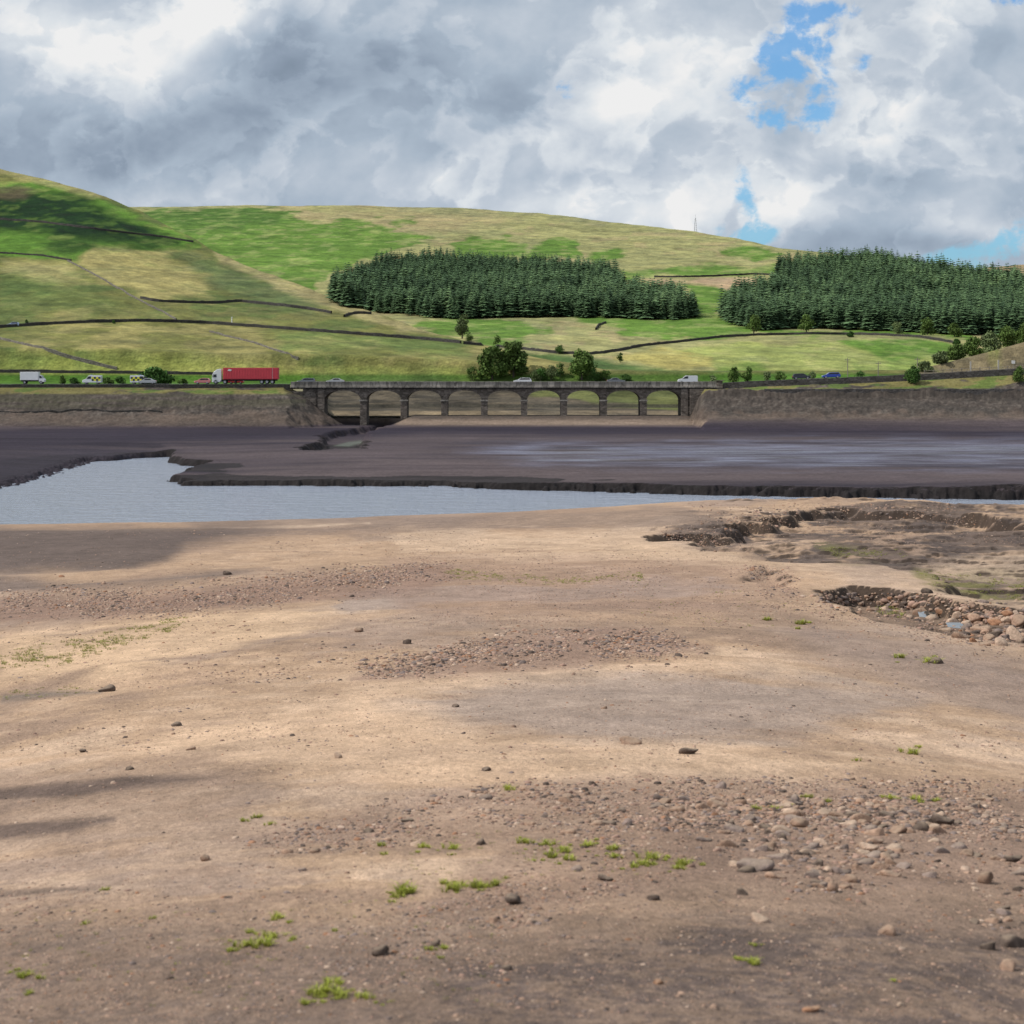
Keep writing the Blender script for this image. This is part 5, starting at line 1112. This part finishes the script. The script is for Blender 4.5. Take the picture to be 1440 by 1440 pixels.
NOTED = [(885, 1041, 34, 'tan', 'long flat tan stone alone on smooth sand right of centre', .40), (969, 1055, 24, 'dark', 'dark wedge of stone right of the long flat tan one', .6), (150, 968, 20, 'dark', 'rounded dark stone at the end of a dark streak on the left', .62),
 (117, 1055, 13, 'dark', 'small dark stone on the left sand above the dark streaks', .62), (683, 1081, 14, 'dark', 'dark stone alone on bare sand below centre', .6), (640, 992, 11, 'dark', 'small dark stone at the left of the grey smooth patch', .6), (573, 902, 15, 'dark', 'dark stone at the upper left end of the central gravel band', .62),
 (475, 1062, 12, 'pale', 'small pale upright stone on bare sand left of centre', .9), (534, 1336, 32, 'dark', 'large dark half buried stone near the bottom left of centre', .6), (612, 1326, 20, 'dark', 'dark lump of stone right of the large half buried one', .6), (722, 1263, 28, 'dark', 'chunky dark stone below the bright grass clumps', .75),
 (920, 1261, 18, 'dark', 'small dark rounded stone on brown silt', .6), (1042, 1254, 20, 'dark', 'dark flat stone under the big grey slab', .5), (1067, 1290, 27, 'pale', 'pale pinkish oval stone alone on brown silt', .5), (1250, 1308, 30, 'tan', 'brown flat stone alone at lower right', .48), (1325, 1152, 28, 'dark', 'round dark boulder standing out at the right of the stony band', .75),
 (1315, 928, 20, 'dark', 'dark forked stone beside a grass tuft on the right sand', .6), (1385, 1233, 27, 'tan', 'upright brown stone near the right edge', .9), (1424, 1322, 38, 'dark', 'large dark boulder at the right edge', .62), (1391, 1330, 22, 'dark', 'dark round stone left of the large edge boulder', .65), (1417, 1357, 24, 'tan', 'brown round stone below the edge boulders', .8),
 (505, 885, 16, 'tan', 'brown lumpy stone above the central gravel', .6), (321, 805, 14, 'dark', 'dark stone above the long gravel bank on the left', .62), (850, 995, 9, 'tan', 'tiny brown stone in the middle of the grey patch', .6), (677, 1184, 17, 'dark', 'dark stone at the tail of the lower gravel band', .6), (851, 1234, 20, 'dark', 'dark stone just below the bright grass clumps', .6),
 (1058, 1214, 54, 'grey', 'large flat grey slab in the stony band', .42), (1210, 1150, 30, 'tan', 'pale brown blocky stone in the stony band', .6), (1125, 1156, 30, 'tan', 'tan angular stone near the middle of the stony band', .6), (1098, 1166, 26, 'pale', 'pale flat stone touching the tan angular one', .45), (1222, 1190, 22, 'pale', 'pale rounded stone below the blocky one', .8),
 (1172, 1246, 20, 'tan', 'standing tan stone below the stony band', 1.05), (1196, 1236, 26, 'tan', 'flat tan stone right of the standing one', .5), (1325, 1195, 20, 'grey', 'grey stone on silt below the dark boulder', .6), (268, 1052, 12, 'tan', 'small tan stone on the left sand', .6), (289, 1206, 18, 'tan', 'round tan stone on the lower left sand', .7), (182, 1080, 12, 'dark', 'small dark stone left of the dark streak', .6),
 (248, 1018, 14, 'dark', 'small dark lump with chips beside it on the left sand', .6), (1425, 1206, 26, 'dark', 'dark stone cut by the right edge at mid height', .6), (712, 1360, 16, 'dark', 'dark pebble near the bottom centre', .7), (425, 1222, 10, 'grey', 'tiny grey stone on the lower left sand', .7), (1142, 1418, 26, 'rust', 'rusty flat stone near the bottom edge', .45), (925, 1380, 14, 'rust', 'orange pebble near the bottom centre right', .6), (1267, 1412, 12, 'pale', 'pale pebble near the bottom right', .6)]
for (x, y, w_, t_, lab, hk) in NOTED: stone(x, y, w_, t_, lab, None, hk)
# boulders of the little stream bed on the right
BR = [(1380, 882, 30, 'tan'), (1352, 892, 26, 'tan'), (1340, 872, 22, 'pale'), (1372, 866, 26, 'tan'), (1400, 872, 28, 'rust'), (1425, 890, 36, 'pale'), (1433, 868, 30, 'tan'), (1310, 866, 20, 'pale'), (1296, 858, 28, 'tan'), (1322, 858, 16, 'rust'), (1408, 900, 34, 'pale'), (1360, 880, 20, 'grey'), (1390, 894, 22, 'tan'), (1330, 884, 18, 'pale'), (1348, 862, 20, 'pale'), (1418, 860, 22, 'rust'), (1280, 866, 14, 'pale'), (1262, 858, 12, 'tan'), (1244, 854, 14, 'pale'), (1226, 856, 16, 'tan'), (1236, 864, 12, 'pale'), (1210, 848, 12, 'tan'), (1190, 846, 12, 'grey'), (1176, 852, 12, 'pale'), (1160, 846, 10, 'tan'), (1252, 840, 10, 'rust'), (1220, 838, 9, 'tan'), (1200, 836, 9, 'grey'), (1185, 860, 10, 'pale'), (1270, 848, 12, 'dark'), (1300, 848, 14, 'dark'), (1240, 846, 11, 'tan'), (1385, 905, 16, 'tan'), (1368, 900, 14, 'rust'), (1304, 830, 22, 'dark'), (1286, 838, 12, 'grey'), (1175, 838, 8, 'tan'), (1150, 852, 9, 'pale'), (1208, 860, 11, 'tan'), (1318, 846, 12, 'tan')]
for i, (x, y, w_, t_) in enumerate(BR):
    big = w_ >= 26; lab = {'tan': 'brown', 'pale': 'pale', 'rust': 'rusty', 'grey': 'grey', 'dark': 'dark'}[t_]
    lab = (lab + (' boulder heaped in the stream bed at the right edge' if x > 1330 and big else ' cobble between the boulders of the stream bed at right' if x > 1330 else ' cobble in the stream bed under the small eroded bank'))
    stone(x, y, w_, t_, lab, lab.replace('boulder', 'boulders').replace('cobble', 'cobbles'), .66, 'boulder' if big else 'stone')
# stones of the gravel belts
BELTS = [([(0, 838), (90, 832), (200, 835), (330, 825), (470, 805), (600, 792), (640, 802), (600, 822), (450, 835), (330, 852), (150, 868), (80, 872), (160, 852), (0, 858)], 6200, 3.2, 11, .34, 'reddish grey gravel bank on the left'),
 ([(497, 948), (560, 925), (700, 898), (780, 884), (860, 884), (920, 895), (995, 912), (930, 922), (850, 925), (700, 928), (600, 945), (520, 955)], 4200, 3.6, 16, .42, 'central gravel band'),
 ([(180, 968), (330, 945), (480, 925), (560, 905), (620, 900), (520, 935), (380, 958), (250, 975)], 330, 2.5, 11, .5, 'sparse gravel trail left of the central band'),
 ([(320, 1180), (420, 1165), (560, 1130), (700, 1105), (900, 1095), (1100, 1092), (1440, 1105), (1600, 1110), (1600, 1180), (1440, 1180), (1250, 1165), (1000, 1170), (850, 1190), (700, 1160), (560, 1185), (460, 1200), (380, 1195)], 9000, 3.6, 24, .46, 'broad stony band low on the slope'),
 ([(930, 1130), (1150, 1120), (1380, 1125), (1420, 1160), (1250, 1165), (1100, 1170), (950, 1160)], 1100, 6, 32, .5, 'broad stony band low on the slope'),
 ([(1000, 1175), (1250, 1180), (1290, 1200), (1210, 1260), (1050, 1235)], 520, 5, 28, .6, 'stones below the stony band'),
 ([(720, 1175), (900, 1180), (990, 1215), (870, 1255), (760, 1300), (560, 1310), (600, 1270), (700, 1245), (740, 1210)], 1500, 3.5, 24, .42, 'stones round the bright grass clumps'),
 ([(540, 780), (760, 772), (1000, 785), (1100, 800), (1130, 850), (1000, 870), (700, 880), (560, 870), (700, 850), (640, 815)], 4200, 1.9, 6.5, .28, 'fine gravel over the crest'),
 ([(1045, 795), (1085, 800), (1118, 820), (1130, 842), (1080, 838), (1050, 815)], 420, 2.5, 12, .45, 'rocky scarp on the right'),
 ([(1090, 835), (1200, 858), (1330, 880), (1440, 915), (1440, 935), (1250, 890), (1120, 870), (1050, 850)], 1000, 2.5, 11, .38, 'near bank of the stream bed'),
 ([(1140, 832), (1310, 838), (1345, 850), (1445, 866), (1445, 910), (1330, 888), (1220, 866), (1150, 850)], 700, 4, 17, .5, 'floor of the stream bed'),
 ([(930, 735), (1060, 730), (1340, 725), (1440, 745), (1440, 765), (1200, 762), (1040, 760)], 1100, 1.6, 6, .3, 'gravel of the dark hollow'),
 ([(965, 712), (1100, 708), (1340, 712), (1345, 728), (1200, 722), (1060, 738), (1010, 742)], 700, 2.2, 8, .45, 'broken lip of the hollow'), ([(925, 742), (1000, 745), (1060, 775), (1010, 776), (940, 762)], 260, 2, 8, .45, 'broken lip of the hollow'),
 ([(1330, 840), (1400, 850), (1445, 850), (1445, 905), (1390, 895), (1340, 875)], 160, 7, 24, .5, 'floor of the stream bed'),
 ([(870, 1140), (1440, 1120), (1600, 1130), (1600, 1250), (1300, 1240), (1100, 1230), (930, 1190)], 1300, 3.5, 26, .6, 'broad stony band low on the slope'),
 ([(430, 1290), (560, 1270), (720, 1270), (730, 1370), (600, 1400), (440, 1390)], 1300, 3, 14, .45, 'open silt'), ([(0, 1290), (430, 1300), (420, 1440), (0, 1440)], 1600, 2.6, 11, .4, 'scattered stones'),
 ([(600, 880), (900, 862), (1100, 870), (1000, 890), (860, 880)], 400, 2, 8, .35, 'fine gravel over the crest'),
 ([(1340, 1180), (1440, 1190), (1600, 1200), (1600, 1380), (1440, 1370), (1380, 1300)], 420, 5, 26, .5, 'stones at the right edge'),
 ([(380, 760), (600, 745), (700, 770), (560, 790), (420, 795)], 700, 1.6, 5, .28, 'fine gravel above the gravel bank'),
 ([(0, 1020), (1440, 1020), (1440, 1440), (0, 1440)], 8000, 2.2, 12, .45, 'scattered stones'), ([(0, 860), (1440, 880), (1440, 1060), (0, 1060)], 6500, 1.8, 9, .45, 'scattered stones'),
 ([(-100, 1250), (1540, 1250), (1540, 1440), (-100, 1440)], 6000, 2.5, 15, .48, 'scattered stones'), ([(0, 740), (1000, 740), (1440, 900), (0, 900)], 3500, 1.5, 5, .4, 'scattered stones')]
BS_ = []
for bi, (poly, n, a, b_, sg_, nm) in enumerate(BELTS):
    P = np.array(poly); m_ = n * 6; x = RNG.uniform(P[:, 0].min(), P[:, 0].max(), m_); y = RNG.uniform(P[:, 1].min(), P[:, 1].max(), m_)
    s_ = poly_sd(x, y, poly) + 16 * fbm(x / 60, y / 14, 3, 400 + bi) + RNG.normal(0, 8, m_); clump = fbm(x / 45, y / 12, 4, 420 + bi)
    ok = (s_ > 0) & (RNG.random(m_) < np.clip(.55 + 2.4 * clump, .04, 1)); x, y = x[ok][:n], y[ok][:n]
    w_ = a * np.exp(np.abs(RNG.normal(0, sg_, len(x))) * 1.25); w_ = np.minimum(w_, b_)
    BS_ += [(x[i], y[i], w_[i], nm) for i in range(len(x))]
XS = np.array([b[0] for b in BS_]); YS = np.array([b[1] for b in BS_]); WS = np.array([b[2] for b in BS_]); DS = ray(SH, XS, YS)
okk = ~np.isnan(DS); order = [i for i in np.argsort(-WS) if okk[i] and 0 < XS[i] < 1440 and YS[i] < 1438]
NI = max(0, 296 - nstone); indiv = set(order[:NI])
for i in indiv:
    t_ = random.choices(['tan', 'grey', 'pale', 'dark'], [5, 3, 2, 2])[0]; nm = BS_[i][3]
    ad = {'tan': 'brown', 'grey': 'grey', 'pale': 'pale', 'dark': 'dark'}[t_]
    if nm in ('scattered stones', 'open silt'): nm = 'open silt along the bottom' if YS[i] > 1240 else 'open sand away from the gravel'
    sz = 'very large ' if WS[i] > 27 else 'large ' if WS[i] > 22 else 'fairly large ' if WS[i] > 19 else 'middling ' if WS[i] > 13.5 else 'small '
    if nm == 'broad stony band low on the slope': nm = 'left tail of the lower stony band' if XS[i] < 760 else 'lower stony band above the green tufts' if XS[i] < 980 else 'lower stony band above the big grey slab' if XS[i] < 1110 else 'lower stony band round the blocky stones' if XS[i] < 1240 else 'lower stony band near the round dark boulder' if XS[i] < 1350 else 'right end of the lower stony band'
    elif nm.startswith('open'): nm += (' in the left third' if XS[i] < 480 else ' in the middle third' if XS[i] < 960 else ' in the right third') + ' of the shore'
    lab = sz + ad + (' stone lying on the ' if 'stones' not in nm else ' stone among the ') + nm
    stone(XS[i], YS[i], WS[i], t_, lab, lab.replace('stone', 'stones', 1), random.uniform(.42, .68))
ICO1 = [ico(1, 330 + i, .62) for i in range(8)]; ICO2 = [ico(2, 350 + i, .62) for i in range(8)]
Vs, Cs, Fs, off = [], [], [], 0
cols_t = np.array([STC['tan'], STC['grey'], STC['pale'], STC['dark'], STC['rust'], (.30, .195, .15)])
for i in range(len(BS_)):
    if i in indiv or not okk[i]: continue
    d = DS[i]; r = WS[i] / F * d / 2; x = XW(XS[i], d); z = float(gsample(SH, XS[i], d)[0])
    V_, F_ = (ICO2 if WS[i] > 7 else ICO1)[int(RNG.integers(8))]; a = RNG.uniform(-.6, .6) + (math.pi if RNG.random() > .5 else 0); ca, sa = math.cos(a), math.sin(a); hk = RNG.uniform(.75, 1.2)
    W_ = np.empty_like(V_); W_[:, 0] = (V_[:, 0] * ca - V_[:, 1] * sa) * r + x; W_[:, 1] = (V_[:, 0] * sa + V_[:, 1] * ca) * r + d; W_[:, 2] = V_[:, 2] * r * hk + z + r * .04
    cc = cols_t[RNG.choice(6, p=[.32, .15, .12, .15, .05, .21])] * RNG.uniform(.75, 1.25); Vs.append(W_); Cs.append(np.tile(cc, (len(V_), 1))); Fs.append(F_ + off); off += len(V_)
tag(link('gravel', npmesh('gravel', np.concatenate(Vs), np.concatenate(Fs), True, np.concatenate(Cs)), M_gravel), 'loose gravel and pebbles strewn in bands over the dry sandy shore', 'gravel', None, 'stuff')

# stream pools on the right
M_pool, _nt, _b = newmat('stream_pool_water'); _b.inputs['Base Color'].default_value = (.06, .065, .06, 1); _b.inputs['Roughness'].default_value = .05; bump(_nt, _b, noise(_nt, None, 3, 3), .15, .05)
for poly in ([(1290, 866), (1306, 864), (1318, 868), (1324, 872), (1308, 873), (1296, 871)], [(1330, 877), (1350, 879), (1362, 884), (1352, 887), (1336, 883)], [(1322, 851), (1336, 851), (1345, 854), (1334, 857)]):
    P = [shore_pt(x, y) for x, y in poly]; zf = sum(p.z for p in P) / len(P) - .01; me = bpy.data.meshes.new('stream_pool'); me.from_pydata([(p.x, p.y, zf) for p in P], [], [tuple(range(len(P)))]); tag(link('stream_pool', me, M_pool), kind='structure')

# ------------------------------------------------------------------ grass tufts
M_tuft = leafmat('fresh_grass', (.34, .38, .07), .3); M_tuft2 = leafmat('yellow_grass', (.30, .32, .09), .3)
def tuft_geo(n, h, r, seed):
    """fine arching blades in several loose bunches"""
    rg = np.random.default_rng(seed); V = []; C = []; hubs = [(rg.normal(0, r * .55), rg.normal(0, r * .55), rg.uniform(.5, 1.1)) for _ in range(7)]
    for i in range(n):
        hx, hy, hs = hubs[int(rg.integers(7))]; a = rg.uniform(0, 6.28); q = r * .28 * rg.random(); bx, by = hx + q * math.cos(a), hy + q * math.sin(a); hh = h * hs * rg.uniform(.5, 1.15); ln = hh * rg.uniform(.15, 1.1); a2 = a + rg.normal(0, .6); wd = .0022 + .003 * rg.random(); px2, py2 = -math.sin(a2) * wd, math.cos(a2) * wd; s = rg.uniform(.55, 1.35)
        mx, my = bx + math.cos(a2) * ln * .4, by + math.sin(a2) * ln * .4; tx, ty = bx + math.cos(a2) * ln, by + math.sin(a2) * ln; tz = hh * (1 if ln < hh * .6 else .72)
        V += [(bx - px2, by - py2, -.01), (bx + px2, by + py2, -.01), (mx + px2 * .8, my + py2 * .8, hh * .65), (mx - px2 * .8, my - py2 * .8, hh * .65), (mx - px2 * .8, my - py2 * .8, hh * .65), (mx + px2 * .8, my + py2 * .8, hh * .65), (tx, ty, tz), (tx, ty, tz - .002)]
        C += [(s * .7, s * .6, s * .6)] * 2 + [(s, s, s)] * 4 + [(s * 1.25, s * 1.15, s)] * 2
    return np.array(V), np.array(C)
TG = [tuft_geo(120, .095, .080, 500 + i) for i in range(4)]
TUFT_ME = []
for (V_, C_) in TG: me = npmesh('tuft', V_, np.arange(len(V_)).reshape(-1, 4), False, C_); me.materials.append(M_tuft); TUFT_ME.append(me)
def tuft(x, y, wpx, label, group):
    p = shore_pt(x, y); o = bpy.data.objects.new('grass_tuft', TUFT_ME[random.randrange(4)]); COL.objects.link(o); s = wpx / F * p.y / .20; o.scale = (s, s, s * .8); o.location = p; o.rotation_euler.z = random.uniform(0, 6.28); tag(o, label, 'grass tuft', group)
TL = [([(572, 1256, 36), (560, 1262, 18)], 'bright tuft left in the row above the chunky dark stone'), ([(634, 1252, 30), (645, 1247, 18)], 'bright tuft in the middle of the row above the chunky dark stone'), ([(672, 1248, 26), (692, 1246, 24)], 'bright tuft at right end of the row above the chunky dark stone'),
      ([(345, 1332, 26), (368, 1330, 34), (385, 1318, 22), (388, 1292, 20), (352, 1312, 14)], 'grass tuft of the loose clump at lower left'), ([(440, 1400, 24), (462, 1396, 34), (478, 1402, 26), (465, 1382, 18), (512, 1404, 22), (430, 1412, 18)], 'grass tuft of the clump near the bottom left of centre'),
      ([(778, 1206, 24), (790, 1198, 20), (800, 1210, 20), (825, 1190, 18), (860, 1195, 20), (866, 1206, 16), (770, 1188, 18), (738, 1186, 20)], 'grass tuft among the stones left of the big grey slab'), ([(900, 1216, 20), (912, 1208, 24), (893, 1220, 16), (962, 1217, 26), (955, 1222, 16)], 'grass tuft growing right beside the stones under the stony band'),
      ([(1135, 1122, 14), (1165, 1128, 12), (1255, 1124, 16), (1288, 1126, 18), (1315, 1127, 14), (1065, 1138, 14), (1088, 1138, 12), (1110, 1134, 10)], 'small grass tuft between the larger stones of the stony band'), ([(35, 1374, 24), (58, 1376, 14), (40, 1398, 14), (120, 1300, 12), (148, 1252, 12), (215, 1292, 10)], 'small grass tuft in the lower left corner'),
      ([(1058, 1356, 22), (1062, 1330, 12), (1255, 1380, 10)], 'small grass tuft on dark silt at lower right'), ([(537, 1190, 14), (597, 1192, 16), (634, 1194, 18), (540, 1202, 10), (718, 1110, 16)], 'faint grass tuft on pale sand below the lower gravel band'), ([(605, 1336, 14), (626, 1334, 14), (470, 1310, 10), (620, 1348, 10)], 'tiny grass tuft near the large half buried stone'),
      ([(1308, 932, 20), (1265, 925, 16), (1125, 878, 18), (1078, 872, 12)], 'grass tuft on the right sand below the stream bed'), ([(1280, 1060, 20), (1205, 1070, 10)], 'thin pale grass tuft on bare sand at right'), ([(362, 1150, 14), (345, 1155, 12), (380, 1160, 12)], 'faint grass tuft at the left end of the lower gravel band')]
for pts, lab in TL:
    ORD = ['leftmost', 'second from left', 'third from left', 'fourth from left', 'fifth from left', 'sixth from left', 'seventh from left', 'eighth from left']
    for k_, (x, y, w_) in enumerate(sorted(pts)):
        one = (ORD[k_] + ', ' + lab) if len(pts) > 2 else lab if k_ == 0 and len(pts) < 2 else (['larger ', 'smaller '][k_ > 0] + lab)
        tuft(x, y, w_ * 1.2, one, lab.replace('tuft', 'tufts', 1))
        if w_ > 15:
            for q_ in range(2): tuft(x + random.uniform(-1, 1) * w_ * 1.3, y + random.uniform(-.5, .5) * w_, w_ * random.uniform(.3, .7), 'shoot by the ' + lab, 'tiny outlying shoots')
GP = [([(600, 802), (640, 800), (760, 812), (900, 806), (905, 815), (760, 824), (640, 812)], 420, 5), ([(0, 920), (60, 908), (130, 895), (240, 868), (278, 866), (250, 882), (160, 915), (60, 940), (0, 945)], 480, 8), ([(1140, 768), (1260, 772), (1290, 786), (1180, 786)], 200, 4),
      ([(1290, 802), (1440, 815), (1440, 845), (1380, 838), (1300, 822)], 260, 5), ([(1230, 858), (1270, 850), (1265, 870), (1240, 870)], 30, 9), ([(540, 1170), (700, 1170), (900, 1230), (600, 1240)], 60, 8), ([(0, 1280), (700, 1260), (700, 1420), (0, 1420)], 130, 9), ([(0, 968), (140, 960), (140, 972), (0, 984)], 60, 6), ([(850, 800), (1120, 850), (1130, 890), (900, 870)], 90, 5)]
Vs, Cs = [], []
for gi, (poly, n, wp) in enumerate(GP):
    P = np.array(poly); m_ = n * 8; x = RNG.uniform(P[:, 0].min(), P[:, 0].max(), m_); y = RNG.uniform(P[:, 1].min(), P[:, 1].max(), m_)
    ok = (poly_sd(x, y, poly) + 10 * fbm(x / 30, y / 8, 3, 450 + gi) > 0) & (RNG.random(m_) < np.clip(.4 + 3 * fbm(x / 25, y / 7, 3, 460 + gi), .02, 1)); x, y = x[ok][:n], y[ok][:n]; dd = ray(SH, x, y)
    for i in range(len(x)):
        if dd[i] != dd[i]: continue
        V_, C_ = TG[int(RNG.integers(4))]; k_ = 4 * 2; sel = RNG.integers(0, len(V_) // 8, 22); idx = (sel[:, None] * 8 + np.arange(8)).ravel()
        s = wp * RNG.uniform(.6, 1.4) / F * dd[i] / .2; a = RNG.uniform(0, 6.28); ca, sa = math.cos(a) * s, math.sin(a) * s; v = V_[idx]
        W_ = np.stack([v[:, 0] * ca - v[:, 1] * sa + XW(x[i], dd[i]), v[:, 0] * sa + v[:, 1] * ca + dd[i], v[:, 2] * s * .7 + float(gsample(SH, x[i], dd[i])[0])], -1); Vs.append(W_); Cs.append(C_[idx] * RNG.uniform(.7, 1.2))
V_ = np.concatenate(Vs); tag(link('shore_grass', npmesh('shore_grass', V_, np.arange(len(V_)).reshape(-1, 4), False, np.concatenate(Cs)), M_tuft2), 'thin scattered weeds and grass growing in patches on the sand', 'grass', None, 'stuff')
